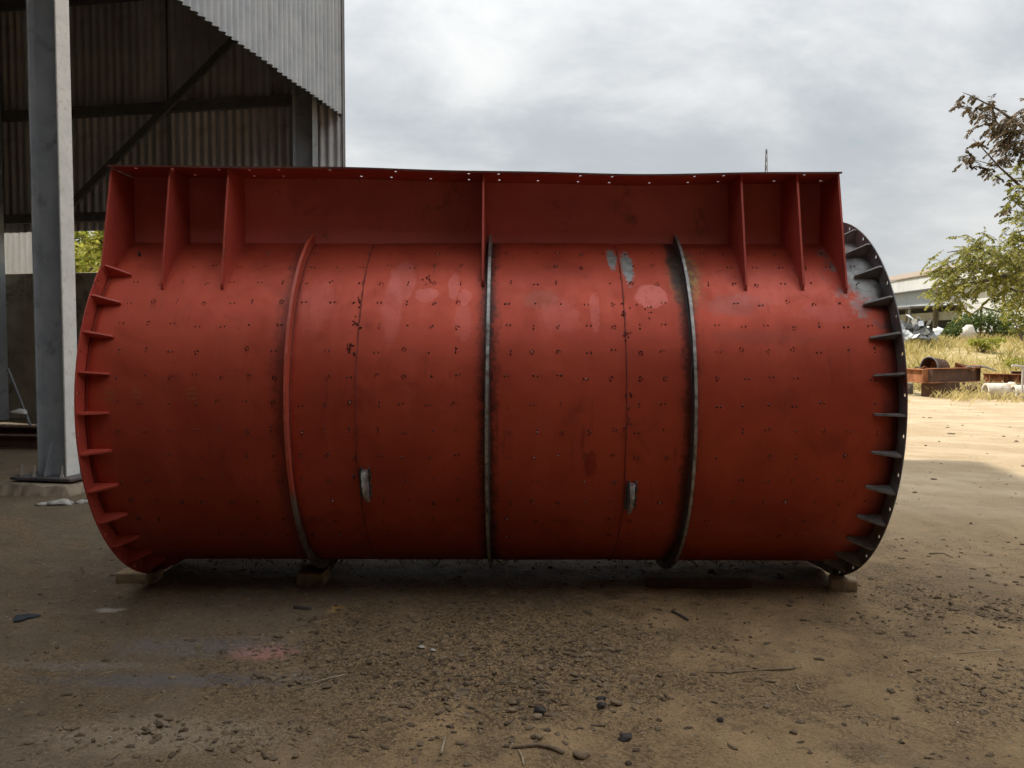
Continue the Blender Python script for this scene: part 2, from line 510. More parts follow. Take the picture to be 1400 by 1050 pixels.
# crumbled crust: every crumb has its own tone
cr = n.n.new('ShaderNodeTexVoronoi'); n.put(cr.inputs['Vector'], n.mix(0.06, p, n.noise(p, 9, 1, 0.6, 0, 1))); cr.inputs['Scale'].default_value = 62
cr2 = n.n.new('ShaderNodeTexVoronoi'); n.put(cr2.inputs['Vector'], n.mix(0.04, p, n.noise(p, 17, 1, 0.6, 0, 1))); cr2.inputs['Scale'].default_value = 150
crz = n.math('MAXIMUM', n.blob(x, y, -0.1, -1.6, 1.35, 1.0, mid, 0.5, 0.8), n.math('MULTIPLY', n.ramp(n.noise(p, 1.1, 4, 0.65, 0.6), 0.47, 0.62), 0.8))
ctone = n.mix(n.sep(cr.outputs['Color'])[0], (0.11, 0.078, 0.046), (0.42, 0.315, 0.19))
c = n.mix(n.math('MULTIPLY', crz, 0.55), c, ctone)
c = n.mix(n.math('MULTIPLY', n.ramp(cr.outputs['Distance'], 0.45, 0.75), n.math('MULTIPLY', crz, 0.8)), c, (0.045, 0.032, 0.021))
c = n.mix(0.30, c, n.mix(n.sep(cr2.outputs['Color'])[0], (0.09, 0.066, 0.042), (0.40, 0.30, 0.185)))
c = n.mix(1.0, c, (0.96, 0.885, 0.785), 'MULTIPLY')
# dry pale earth of the track beyond the yard
dry = n.ramp(n.math('ADD', y, n.math('MULTIPLY', n.math('SUBTRACT', big, 0.5), 2.5)), -1.0, 4.0)
dryc = n.mix(n.ramp(n.noise(n.comb(n.math('ADD', n.math('MULTIPLY', x, 0.55), n.math('MULTIPLY', y, -0.15)), n.math('ADD', n.math('MULTIPLY', y, 0.95), n.math('MULTIPLY', x, 0.38)), 0.0), 1.2, 4, 0.65), 0.35, 0.68), (0.42, 0.315, 0.195), (0.53, 0.42, 0.28))
dryc = n.mix(n.math('MULTIPLY', n.ramp(n.noise(p, 5.0, 4, 0.7), 0.60, 0.70), 0.5), dryc, (0.17, 0.12, 0.075))
c = n.mix(n.math('MULTIPLY', dry, n.ramp(x, 1.6, 4.2)), c, dryc)
far = n.ramp(y, 18, 24)
c = n.mix(far, c, n.mix(n.ramp(mid, 0.35, 0.65), (0.36, 0.28, 0.13), (0.46, 0.38, 0.20)))
nz = n.noise(p, 16, 5, 0.72, 0.6)
pk = on_ground(362, 889); yl = on_ground(460, 831); bl = on_ground(275, 880); wh = on_ground(150, 832); wh2 = on_ground(270, 836)
for q, rx, ry, col, st, am in ((pk, 0.16, 0.10, (0.46, 0.22, 0.18), 0.8, 0.45), (yl, 0.058, 0.055, (0.46, 0.29, 0.10), 0.85, 0.4),
                               (bl, 0.42, 0.13, (0.19, 0.18, 0.20), 0.4, 0.9), (wh, 0.08, 0.035, (0.52, 0.48, 0.42), 0.6, 0.6),
                               (on_ground(240, 925), 0.6, 0.08, (0.13, 0.13, 0.145), 0.5, 0.7),
                               (on_ground(875, 812), 0.09, 0.05, (0.42, 0.28, 0.19), 0.7, 0.5),
                               (on_ground(120, 905), 0.35, 0.05, (0.30, 0.28, 0.26), 0.3, 0.9),
                               (on_ground(230, 1000), 0.5, 0.16, (0.34, 0.27, 0.19), 0.5, 0.6)):
    c = n.mix(n.math('MULTIPLY', n.blob(x, y, q.x, q.y, rx, ry, nz, 0.5, am), st), c, col)
hgt = n.math('ADD', n.math('MULTIPLY', fine, 0.6), n.math('MULTIPLY', grit, 0.35))
hgt = n.math('SUBTRACT', hgt, n.math('MULTIPLY', n.math('MULTIPLY', cr.outputs['Distance'], crz), 0.55))
hgt = n.math('SUBTRACT', hgt, n.math('MULTIPLY', cr2.outputs['Distance'], 0.12))
setp(n, b, c, n.mixf(oil_shade, 0.95, 0.72), 0, 0.22, n.bump(hgt, 0.9, 0.03))
M['yard_soil'] = m
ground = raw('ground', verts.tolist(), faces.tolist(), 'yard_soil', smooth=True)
tag(ground, kind='structure')

# ------------------------------------------------------------------ the steel drum
AX = 1.255                      # height of the axis
RS, RF, HL = 1.15, 1.25, 2.388  # shell radius, flange radius, half length
RING_X = (-1.19, -0.022, 1.19)
WALL_Y, FL_Y, TOP = -0.47, -0.80, 1.462

# shell paint with its patches, in coordinates (along axis, degrees round)
m, n, b = mat('shell_paint')
p = n.coord('Object')
x, y, z = n.sep(p)
th = n.math('MULTIPLY', n.math('ARCTAN2', z, n.math('MULTIPLY', y, -1.0)), 180 / math.pi)
cyl = n.comb(x, n.math('MULTIPLY', th, 0.02), 0.0)
n1 = n.noise(p, 1.4, 6, 0.6, 0.3)
stre = n.noise(n.comb(n.math('MULTIPLY', x, 5.0), n.math('MULTIPLY', th, 0.012), 0.0), 1.0, 5, 0.6)
nz = n.noise(cyl, 9, 6, 0.68, 0.5)
nzp = n.noise(cyl, 30, 5, 0.7, 0.8)
nzc = n.noise(cyl, 22, 3, 0.5)
c = n.mix(n.ramp(n1, 0.32, 0.68), RED1, RED2)
c = n.mix(n.math('MULTIPLY', n.ramp(stre, 0.50, 0.72), 0.35), c, (0.54, 0.100, 0.060))
c = n.mix(n.math('MULTIPLY', n.ramp(n.noise(cyl, 3.2, 7, 0.65, 0.7), 0.54, 0.72), 0.5), c, (0.22, 0.030, 0.020))
# fresh touch-up strokes and pale laps of primer
pale = (0.60, 0.18, 0.155)
for cx_, cy_, rx, ry, st, col, ed, am in (
        (0.965, 36, 0.095, 4.6, 0.75, pale, 0.12, 0.22), (-0.55, 43, 0.08, 9, 0.45, pale, 0.2, 0.3),
        (-0.40, 36.5, 0.075, 2.6, 0.6, pale, 0.1, 0.3), (-0.235, 40, 0.035, 5.5, 0.6, pale, 0.1, 0.25),
        (-0.165, 35.5, 0.04, 3.0, 0.5, pale, 0.1, 0.3), (-0.17, 27, 0.05, 7, 0.35, pale, 0.25, 0.4),
        (0.62, 31, 0.03, 7, 0.5, pale, 0.2, 0.4), (0.40, 29, 0.12, 6, 0.3, pale, 0.4, 0.5),
        (-0.60, 32, 0.06, 12, 0.35, pale, 0.4, 0.3), (0.30, 35, 0.10, 3.5, 0.35, (0.20, 0.12, 0.09), 0.4, 0.6),
        (-1.05, 33, 0.12, 8, 0.25, pale, 0.5, 0.6), (1.75, 42, 0.35, 9, 0.28, pale, 0.6, 0.6),
        (0.50, -9, 0.02, 9, 0.4, (0.42, 0.07, 0.05), 0.4, 0.3), (0.59, -16.5, 0.035, 4.6, 0.75, (0.16, 0.010, 0.008), 0.2, 0.4),
        (1.6, 22, 0.30, 2.2, 0.3, (0.13, 0.05, 0.045), 0.5, 0.8), (1.45, 33, 0.16, 4.0, 0.45, (0.17, 0.11, 0.115), 0.5, 0.8),
        (2.02, 30, 0.14, 3, 0.35, (0.45, 0.12, 0.11), 0.5, 0.8)):
    c = n.mix(n.math('MULTIPLY', n.blob(x, th, cx_, cy_, rx, ry, n.math('ADD', n.math('MULTIPLY', nzp, 0.6), n.math('MULTIPLY', nz, 0.4)), ed * 0.6, am * 1.3), n.math('MULTIPLY', n.ramp(nzp, 0.22, 0.5), st * 0.72)), c, col)
# three rubbed buff marks with stripes across
for cx_, cy_ in ((-2.23, 4.1), (-2.076, 4.5), (-1.75, 4.2)):
    k = n.blob(x, th, cx_, cy_, 0.034, 2.3, nz, 0.15, 0.15)
    bars = n.ramp(n.math('SINE', n.math('MULTIPLY', n.math('SUBTRACT', th, cy_), 4.2)), -0.5, 0.1)
    c = n.mix(n.math('MULTIPLY', n.math('MULTIPLY', k, bars), 0.55), c, (0.36, 0.13, 0.055))
# heat tint and bare grinding beside the rings and the top seam
burn = n.blob(x, th, 1.19, 47, 0.085, 14, nzp, 0.5, 0.5)
c = n.mix(n.math('MULTIPLY', burn, 0.8), c, n.mix(n.ramp(nzc, 0.4, 0.6), (0.27, 0.20, 0.07), (0.10, 0.09, 0.06)))
burn2 = n.blob(x, th, 1.13, 50, 0.03, 14, nz, 0.5, 0.5)
c = n.mix(n.math('MULTIPLY', burn2, 0.8), c, (0.03, 0.028, 0.026))
g1 = n.math('MAXIMUM', n.blob(x, th, 0.755, 54, 0.030, 6.0, nzp, 0.25, 0.4), n.blob(x, th, 0.845, 50, 0.036, 8.0, nzp, 0.25, 0.4))
c = n.mix(n.math('MULTIPLY', g1, 0.9), c, n.mix(n.ramp(nzc, 0.35, 0.65), (0.17, 0.235, 0.24), (0.30, 0.345, 0.34)))
gR = n.blob(x, th, 2.37, 50, 0.22, 20, nz, 0.35, 0.6)
c = n.mix(gR, c, n.mix(n.ramp(n.noise(cyl, 5, 5, 0.6), 0.42, 0.62), (0.085, 0.085, 0.088), (0.27, 0.28, 0.27)))
edgeR = n.blob(x, th, 2.42, -12, 0.12, 70, nz, 0.45, 0.4)
c = n.mix(n.math('MULTIPLY', edgeR, 0.6), c, (0.06, 0.03, 0.027))
# soot left by welding on both sides of the middle ring, less at the others
for rx_, wd, st in ((-0.022, 0.085, 0.9), (1.17, 0.07, 0.8), (-1.225, 0.085, 0.5)):
    dd = n.math('ABSOLUTE', n.math('SUBTRACT', x, rx_))
    dd = n.math('ADD', dd, n.math('MULTIPLY', n.math('SUBTRACT', n.math('ADD', n.math('MULTIPLY', nzp, 0.5), n.math('MULTIPLY', nz, 0.5)), 0.5), wd * 2.6))
    c = n.mix(n.math('MULTIPLY', n.ramp(dd, wd, 0.004), st), c, (0.022, 0.014, 0.013))
runs = n.noise(n.comb(n.math('MULTIPLY', x, 38.0), n.math('MULTIPLY', th, 0.05), 0.0), 1.0, 5, 0.65)
runm = n.ramp(n.noise(cyl, 2.6, 4, 0.6), 0.5, 0.66)
c = n.mix(n.math('MULTIPLY', n.math('MULTIPLY', n.ramp(runs, 0.54, 0.66), runm), 0.55), c, (0.17, 0.028, 0.020))
scr = n.noise(n.comb(n.math('MULTIPLY', n.math('ADD', x, n.math('MULTIPLY', th, 0.004)), 9.0), n.math('MULTIPLY', th, 1.3), 0.0), 1.0, 3, 0.6)
c = n.mix(n.math('MULTIPLY', n.math('MULTIPLY', n.ramp(scr, 0.70, 0.73), n.ramp(n.noise(cyl, 1.7, 3), 0.48, 0.6)), 0.6), c, (0.55, 0.16, 0.13))
spk = n.ramp(n.noise(cyl, 85, 2, 0.5), 0.72, 0.77)
c = n.mix(n.math('MULTIPLY', spk, 0.5), c, (0.05, 0.018, 0.015))
bare = n.math('MAXIMUM', g1, n.math('MULTIPLY', gR, 0.6))
setp(n, b, c, n.mixf(n.ramp(nz, 0.3, 0.7), 0.42, 0.56), 0.45, 0.4,
     n.bump(n.math('ADD', n.noise(p, 3.0, 3), n.math('MULTIPLY', n.noise(p, 55, 3), 0.10)), 0.18, 0.012))
M['shell_paint'] = m

# ring paints: band bare near the foot / dark
m, n, b = mat('ring_red_worn')
p = n.coord('Object'); x, y, z = n.sep(p)
nz = n.noise(p, 9, 6, 0.65)
k = n.ramp(n.math('ADD', z, n.math('MULTIPLY', n.math('SUBTRACT', nz, 0.5), 0.15)), -0.48, -0.56)
c = n.mix(n.ramp(nz, 0.3, 0.7), RED1, (0.40, 0.085, 0.06))
c = n.mix(k, c, n.mix(n.ramp(nz, 0.35, 0.6), (0.13, 0.10, 0.085), (0.24, 0.20, 0.175)))
setp(n, b, c, 0.5, n.math('MULTIPLY', k, 0.4), 0.4, n.bump(n.noise(p, 50, 3), 0.2, 0.002))
M['ring_red_worn'] = m

drum = empty('steel_drum', (0, 0, 0))
tag(drum, 'large red-primed ribbed steel drum with hopper box lying on the yard floor', 'drum')


def cyl_pt(x, rad, deg):
    a = R_(deg)
    return (x, -rad * math.cos(a), rad * math.sin(a))


# shell (open at the ends and under the hopper), slightly uneven plate
NS, NXs = 240, 96
xs = np.linspace(-HL + 0.004, HL - 0.004, NXs)
degs = np.linspace(-180, 180, NS, endpoint=False)
DG, XG = np.meshgrid(degs, xs)
rad = RS + 0.0028 * fbm(XG + 10, DG / 22 + 40, 1.3, 3, 4) * 2
for sx in (-0.79, 0.80) + RING_X:
    rad -= 0.0035 * np.exp(-((XG - sx) / 0.05) ** 2)
vo = np.stack([XG, -rad * np.cos(np.radians(DG)), rad * np.sin(np.radians(DG))], -1).reshape(-1, 3)
vi = np.stack([XG, -(rad - 0.012) * np.cos(np.radians(DG)), (rad - 0.012) * np.sin(np.radians(DG))], -1).reshape(-1, 3)
N0 = len(vo)
ff = []
for i in range(NXs - 1):
    for j in range(NS):
        j2 = (j + 1) % NS
        dm = degs[j] + 0.75
        if 69 < dm < 111 and -2.3 < xs[i] < 2.05: continue
        a, b_, c_, d_ = i * NS + j, i * NS + j2, (i + 1) * NS + j2, (i + 1) * NS + j
        ff.append((a, d_, c_, b_)); ff.append((a + N0, b_ + N0, c_ + N0, d_ + N0))
for j in range(NS):
    j2 = (j + 1) % NS
    ff.append((j, j2, j2 + N0, j + N0)); e = (NXs - 1) * NS
    ff.append((e + j2, e + j, e + j + N0, e + j2 + N0))
sh = raw('shell', np.vstack([vo, vi]).tolist(), ff, 'shell_paint', drum, smooth=True)
sh.location = (0, 0, AX)


def annulus_cells(mb, x0, x1, r0, r1, holes, hr, hole_r, nseg=96):
    """flat ring in the plane across the axis, with round bolt holes at the given angles"""
    half = 3.0
    cells = []
    hs = sorted(holes)
    for hdeg in hs: cells.append((hdeg - half, hdeg + half, hdeg))
    cur = []
    for i, (a, b_, hd) in enumerate(cells):
        cur.append((a, b_, hd))
        nb = cells[(i + 1) % len(cells)][0] + (360 if i == len(cells) - 1 else 0)
        if nb - b_ > 0.01: cur.append((b_, nb, None))
    for a, b_, hd in cur:
        if hd is None:
            k = max(1, round((b_ - a) / 3))
            for q in range(k):
                aa, bb = a + (b_ - a) * q / k, a + (b_ - a) * (q + 1) / k
                vs = [cyl_pt(xx, rr, dd) for xx in (x0, x1) for rr in (r0, r1) for dd in (aa, bb)]
                mb.add(vs, [(0, 1, 3, 2), (4, 6, 7, 5), (2, 3, 7, 6), (0, 4, 5, 1)])
        else:
            outer = []
            sub = 4
            for q in range(sub + 1): outer.append((r0, a + (b_ - a) * q / sub))
            for q in range(1, sub + 1): outer.append((r1, b_ - (b_ - a) * q / sub)) if False else None
            ring_o = [(r0, a + (b_ - a) * q / sub) for q in range(sub)] + [(r0 + (r1 - r0) * q / sub, b_) for q in range(sub)] + \
                     [(r1, b_ - (b_ - a) * q / sub) for q in range(sub)] + [(r1 - (r1 - r0) * q / sub, a) for q in range(sub)]
            nn = len(ring_o)
            cdeg, crad = (a + b_) / 2, (r0 + r1) / 2
            inner = []
            for (rr, dd) in ring_o:
                vx, vy = R_(dd - cdeg) * crad, rr - crad
                t = math.atan2(vy, vx)
                inner.append((hole_r + hr * math.sin(t), hd + math.degrees(hr * math.cos(t) / hole_r)))
            vs = [cyl_pt(xx, *q) for xx in (x0, x1) for q in ring_o + inner]
            T = 2 * nn
            fs = []
            for q in range(nn):
                q2 = (q + 1) % nn
                fs.append((q, q2, nn + q2, nn + q)); fs.append((T + q, T + nn + q, T + nn + q2, T + q2))
                fs.append((nn + q, nn + q2, T + nn + q2, T + nn + q))
            for q in range(sub): fs.append((q, T + q, T + q + 1, q + 1))
            for q in range(2 * sub, 3 * sub): fs.append((q, T + q, T + q + 1, q + 1))
            mb.add(vs, fs)


GA = [-1.0 + 11.25 * k for k in range(32)]
HA = [g + 5.6 for g in GA]
mb = MB(); annulus_cells(mb, -HL, -HL + 0.008, RS - 0.012, RF, HA, 0.0095, 1.222)
mb.build('end_flange', 'red_paint', drum, (0, 0, AX))
mb = MB(); annulus_cells(mb, HL - 0.006, HL, RS - 0.012, RF, HA, 0.0125, 1.222)
fo = mb.build('end_flange', 'flange_steel', drum, (0, 0, AX))
tag(fo, 'bare dark steel end flange with bolt holes')

# triangular stiffeners between flange and shell: built once at angle 0 and turned round the axis
def stiff_mesh(sgn, mats):
    mb = MB()
    x0 = sgn * (HL - 0.006); x1 = sgn * (HL - 0.152)
    poly = [(x0, -RS + 0.004), (x0, -RF + 0.008), (x0 - sgn * 0.02, -RF + 0.008), (x1, -RS - 0.022), (x1, -RS + 0.004)]
    mb.prism(poly, 2, -0.006, 0.006)
    return mb.mesh('flange_stiffener', mats)


ml, mr = stiff_mesh(-1, 'red_paint'), stiff_mesh(1, 'rib_steel')
for g in GA:
    gg = (g + 180) % 360 - 180
    rot = (-R_(gg), 0, 0)
    if not (52 < gg < 128): inst('flange_stiffener', ml, drum, (0, 0, AX), rot)
    inst('flange_stiffener', mr, drum, (0, 0, AX), rot)

# ring stiffeners that stop at the hopper wall
def ring_arc(name, xc, th, r1, mats, edge_mat=None):
    mb = MB()
    a0, a1 = -248, 66.0
    k = 150
    for q in range(k):
        aa, bb = a0 + (a1 - a0) * q / k, a0 + (a1 - a0) * (q + 1) / k
        ra = r1 + 0.0015 * math.sin(aa * 1.7) + 0.0012 * math.sin(aa * 0.61 + xc)
        rb = r1 + 0.0015 * math.sin(bb * 1.7) + 0.0012 * math.sin(bb * 0.61 + xc)
        wv = lambda d: 0.004 * math.sin(d * 0.045 + xc * 3)
        vs = [cyl_pt(xx + wv(dd) * (rr > RS), rr if rr < RS else (ra if dd == aa else rb), dd) for xx in (xc - th / 2, xc + th / 2) for rr in (RS - 0.006, r1) for dd in (aa, bb)]
        mb.add(vs, [(0, 1, 3, 2), (4, 6, 7, 5)], 0)
        mb.add([vs[2], vs[3], vs[7], vs[6]], [(0, 1, 3, 2)] if False else [(0, 1, 2, 3)], 1 if edge_mat else 0)
        if q in (0, k - 1):
            e = [vs[0], vs[2], vs[6], vs[4]] if q == 0 else [vs[1], vs[3], vs[7], vs[5]]
            mb.add(e, [(0, 1, 2, 3)], 0)
    me = mb.mesh(name, [mats] + ([edge_mat] if edge_mat else []))
    return inst(name, me, drum, (0, 0, AX))


ring_arc('stiffening_ring', RING_X[0], 0.018, 1.212, 'ring_red_worn')
tag(ring_arc('stiffening_ring', RING_X[1], 0.018, 1.208, 'dark_scale', 'ring_edge'), 'bare dark steel stiffening ring round the middle')
tag(ring_arc('stiffening_ring', RING_X[2], 0.018, 1.210, 'dark_scale', 'ring_edge'), 'scorched bare steel stiffening ring')


# weld seams: slightly lumpy beads round the shell
def bead(name, xc, r, a0, a1, rr, mats, k=220, seed=1, wob=0.002):
    rng = random.Random(seed)
    pts, rd = [], []
    for q in range(k + 1):
        dd = a0 + (a1 - a0) * q / k
        pts.append(cyl_pt(xc + rng.uniform(-wob, wob), r, dd)); rd.append(rr * rng.uniform(0.6, 1.25))
    mb = MB(); mb.tube(pts, rd, 6)
    return mb.build(name, mats, drum, (0, 0, AX), smooth=True)


bead('weld_seam', -0.79, RS, -100, 64, 0.0042, 'weld', seed=3)
bead('weld_seam', 0.797, RS, -100, 64, 0.0042, 'weld', seed=4)
for i, rx in enumerate(RING_X):
    bead('weld_bead', rx - 0.012, RS, -110, 64, 0.004, 'weld' if i == 0 else 'dark_scale', seed=10 + i)
    bead('weld_bead', rx + 0.012, RS, -110, 64, 0.004, 'weld' if i == 0 else 'dark_scale', seed=20 + i)
bead('weld_bead', -HL + 0.02, RS + 0.001, -110, 45, 0.003, 'weld', seed=31)

# weld marks left in rows all over the shell (too small to pick apart singly)
rng = random.Random(7)
mb = MB(); mbl = MB()


def dot(mb, x, deg, rx, ry, h=0.0022, n=7):
    c = Vector(cyl_pt(x, RS + h * 0.6 + 0.0012, deg)); ux = Vector((1, 0, 0))
    nr = Vector((0, c.y, c.z)).normalized(); ut = nr.cross(ux)
    vs = [c + nr * h]
    for q in range(n):
        t = 2 * math.pi * q / n
        s = rng.uniform(0.75, 1.2)
        vs.append(c + ux * math.cos(t) * rx * s + ut * math.sin(t) * ry * s - nr * 0.004)
    mb.add(vs, [(0, q + 1, (q + 1) % n + 1) for q in range(n)])


colx = np.arange(-2.20, 2.30, 0.1535)
for k, dg_ in enumerate([57 - 7.9 * i for i in range(14)]):
    for cx_ in colx:
        if min(abs(cx_ - r) for r in RING_X) < 0.035: continue
        x_ = cx_ + rng.uniform(-0.018, 0.018); d_ = dg_ + rng.uniform(-0.7, 0.7)
        if rng.random() < 0.10: continue
        mode = rng.random()
        if mode < 0.50:
            o_ = rng.choice((0, 1, 1))
            e = 0.012
            for s in (-1, 1):
                dot(mb, x_ + s * (e if o_ else 0.001), d_ + s * (0 if o_ else 0.55) + rng.uniform(-.12, .12), rng.uniform(0.0045, 0.0075), rng.uniform(0.007, 0.011), 0.0035)
        elif mode < 0.80:
            for q in range(rng.randint(4, 6)):
                t = q * 1.1 + rng.random()
                dot(mb, x_ + 0.011 * math.cos(t), d_ + 0.6 * math.sin(t), 0.0052, 0.0052, 0.0035)
        else:
            dot(mb, x_, d_, 0.008, 0.008, 0.0035)
        if rng.random() < (0.22 if -0.4 < cx_ < 0.8 else 0.05): dot(mbl, x_, d_, 0.0045, 0.0045, 0.0055)
for cx_, d_, k in ((-0.83, 18.5, 16), (-0.395, 43, 12), (-0.80, 26, 6), (0.80, 30, 10), (0.80, 22, 8), (-0.815, -20.5, 8), (0.94, 30.5, 8), (-0.80, 34, 5), (0.81, 4, 6), (0.80, -4, 5)):
    for q in range(k):
        dot(mb, cx_ + rng.gauss(0, 0.012), d_ + rng.gauss(0, 1.3), rng.uniform(0.004, 0.008), rng.uniform(0.004, 0.009), 0.004)
o = mb.build('weld_marks', 'weld_mark', drum, (0, 0, AX)); tag(o, kind='stuff')
o = mbl.build('bright_weld_spots', 'stone_pale', drum, (0, 0, AX)); tag(o, kind='stuff')


# hopper box on the drum
def top_z(x):
    """the top flange is a little warped"""
    return AX + TOP + 0.022 - 0.034 * math.exp(-((x - 0.85) / 1.35) ** 2) * 1.0 - 0.004 * (x + 2.4) + 0.003 * math.sin(x * 5)


FX0, FX1 = -HL, 2.16
K = 64
hz = math.sqrt(RS * RS - WALL_Y * WALL_Y)
for sgn in (1, -1):
    mb = MB()
    for i in range(K):
        xa, xb = FX0 + (FX1 - FX0) * i / K, FX0 + (FX1 - FX0) * (i + 1) / K
        for yy in (sgn * WALL_Y, sgn * (WALL_Y + 0.012)):
            ya = yy + 0.006 * math.sin(xa * 2.3 + 1); yb = yy + 0.006 * math.sin(xb * 2.3 + 1)
            mb.add([(xa, ya, AX + hz - 0.02), (xb, yb, AX + hz - 0.02), (xb, yy, top_z(xb) - 0.005), (xa, yy, top_z(xa) - 0.005)], [(0, 1, 2, 3)])
    mb.build('hopper_wall', 'shade_lifted_red', drum)
for xe in (FX0 + 0.03, FX1 - 0.03):
    mb = MB(); mb.box(xe - 0.006, xe + 0.006, WALL_Y + 0.014, -WALL_Y - 0.014, AX + 0.98, AX + TOP - 0.03)
    mb.build('hopper_end_wall', 'red_paint', drum)

# top flange: a strip of cells with real bolt holes
hole_list = []
for px, py in ((180, 229), (196, 240), (224, 229), (262, 241), (290, 230), (334, 231), (345, 242), (378, 233), (387, 243), (448, 233), (495, 245), (536, 245), (541, 236), (590, 246), (641, 237), (642, 247), (682, 238), (683, 247),
               (735, 248), (792, 240), (789, 248), (835, 240), (831, 248), (885, 248), (947, 239), (937, 248), (978, 248), (989, 237), (1055, 247), (1099, 237), (1122, 245)):
    q = on_ground(px, py, AX + TOP - 0.005)
    hole_list.append((q.x, -0.735 if q.y < -0.62 else -0.535))
def flange_strip(mb, y0, y1, holes, x0, x1, t=0.004, sg=1):
    cs = 0.03
    hs = sorted(h for h in holes if x0 + cs < h < x1 - cs)
    cur = x0; segs = []
    for h in hs:
        if h - cs < cur: continue
        if h - cs > cur: segs.append((cur, h - cs, None))
        segs.append((h - cs, h + cs, h)); cur = h + cs
    segs.append((cur, x1, None))
    for a, b_, h in segs:
        if h is None:
            k = max(1, round((b_ - a) / 0.08))
            for q in range(k):
                aa, bb = a + (b_ - a) * q / k, a + (b_ - a) * (q + 1) / k
                za, zb = top_z(aa), top_z(bb)
                vs = [(aa, y0, za - t), (bb, y0, zb - t), (bb, y1, zb - t), (aa, y1, za - t), (aa, y0, za), (bb, y0, zb), (bb, y1, zb), (aa, y1, za)]
                mb.add(vs, [(3, 2, 1, 0), (4, 5, 6, 7), (0, 1, 5, 4), (2, 3, 7, 6)])
        else:
            yc = (y0 + y1) / 2; sub = 4
            sq = [(a + (b_ - a) * q / sub, y0) for q in range(sub)] + [(b_, y0 + (y1 - y0) * q / sub) for q in range(sub)] + \
                 [(b_ - (b_ - a) * q / sub, y1) for q in range(sub)] + [(a, y1 - (y1 - y0) * q / sub) for q in range(sub)]
            nn = len(sq); inn = []
            for (xx, yy) in sq:
                tt = math.atan2((yy - yc) / (y1 - y0), (xx - h) / (b_ - a))
                inn.append((h + 0.009 * math.cos(tt), yc + 0.021 * math.sin(tt)))
            vs = [(q[0], q[1], top_z(q[0]) - (t if lay == 0 else 0)) for lay in (0, 1) for q in sq + inn]
            T = 2 * nn; fs = []
            for q in range(nn):
                q2 = (q + 1) % nn
                fs += [(q, nn + q, nn + q2, q2), (T + q, T + q2, T + nn + q2, T + nn + q), (nn + q, T + nn + q, T + nn + q2, nn + q2)]
            for q in range(sub): fs.append((q, q + 1, T + q + 1, T + q))
            for q in range(2 * sub, 3 * sub): fs.append((q, q + 1, T + q + 1, T + q))
            mb.add(vs, fs)


mb = MB()
flange_strip(mb, FL_Y, -0.67, [h for h, yy in hole_list if yy < -0.6], FX0, FX1)
flange_strip(mb, -0.67, WALL_Y + 0.05, [h for h, yy in hole_list if yy > -0.6], FX0, FX1)
mb.build('top_flange', 'red_paint', drum)
mb = MB(); flange_strip(mb, -WALL_Y - 0.05, -FL_Y, [], FX0, FX1); mb.build('top_flange', 'red_paint', drum)
# front lip of the flange
mb = MB()
for i in range(K):
    xa, xb = FX0 + (FX1 - FX0) * i / K, FX0 + (FX1 - FX0) * (i + 1) / K
    vs = [(xx, yy, top_z(xx) + dz) for yy in (FL_Y - 0.003, FL_Y + 0.004) for dz in (-0.008, 0.003) for xx in (xa, xb)]
    mb.add(vs, [(0, 1, 3, 2), (4, 6, 7, 5), (2, 3, 7, 6), (0, 4, 5, 1)])
mb.build('flange_lip', 'dark_red', drum)


# upright gusset plates, shaped to sit on the shell
def gusset(x, th=0.012, tip_deg=39.0, lower=None, mats='red_paint'):
    zt = top_z(x) - AX - 0.006
    for sgn in (1, -1):
        mb = MB()
        poly = [(sgn * (WALL_Y - 0.001), zt), (sgn * (FL_Y + 0.04), zt)]
        td = tip_deg
        tip = cyl_pt(0, RS + 0.004, td)
        poly.append((sgn * (tip[1] - 0.012), tip[2] + 0.03)); poly.append((sgn * tip[1] * 1.0, tip[2]))
        for q in range(1, 9):
            dd = td + (66 - td) * q / 8
            pp = cyl_pt(0, RS - 0.002, dd)
            if abs(pp[1]) < abs(WALL_Y): break
            poly.append((sgn * pp[1], pp[2]))
        poly.append((sgn * (WALL_Y - 0.001), hz - 0.004))
        mb.prism(poly, 0, x - th / 2, x + th / 2)
        mb.build('hopper_gusset', mats, drum, (0, 0, AX))


for gx_, td in ((-2.015, 38.3), (-1.65, 38.3), (-0.058, 40.0), (1.548, 38.3), (1.897, 38.6), (2.154, 37.4)):
    gusset(gx_, tip_deg=td)
    bead('fillet_weld', gx_ - 0.008, RS + 0.001, td, 64, 0.003, 'red_paint', 40, seed=int(gx_ * 100) + 900)
    bead('fillet_weld', gx_ + 0.008, RS + 0.001, td, 64, 0.003, 'red_paint', 40, seed=int(gx_ * 100) + 700)
# left end plate runs down into the end flange
for sgn in (1, -1):
    mb = MB()
    poly = [(sgn * WALL_Y, top_z(-HL) - AX - 0.016), (sgn * (FL_Y + 0.035), top_z(-HL) - AX - 0.016)]
    for q in range(0, 6):
        dd = 43 + q * 4.5
        pp = cyl_pt(0, RF - 0.002 - (0.0 if q else -0.0), dd)
        if q == 0: poly.append((sgn * pp[1], pp[2]))
    for q in range(0, 8):
        dd = 43 + q * 3.2
        pp = cyl_pt(0, RS - 0.004, dd); poly.append((sgn * min(pp[1], WALL_Y), pp[2]))
    mb.prism(poly, 0, -HL + 0.002, -HL + 0.014)
    mb.build('hopper_end_plate', 'red_paint', drum, (0, 0, AX))

# small bolts and stud at the corner of the box
mb = MB(); mb.tube([cyl_pt(-HL + 0.13, RS, 55), cyl_pt(-HL + 0.13, RS + 0.03, 55)], 0.009, 6); mb.build('stud', 'dark_scale', drum, (0, 0, AX))

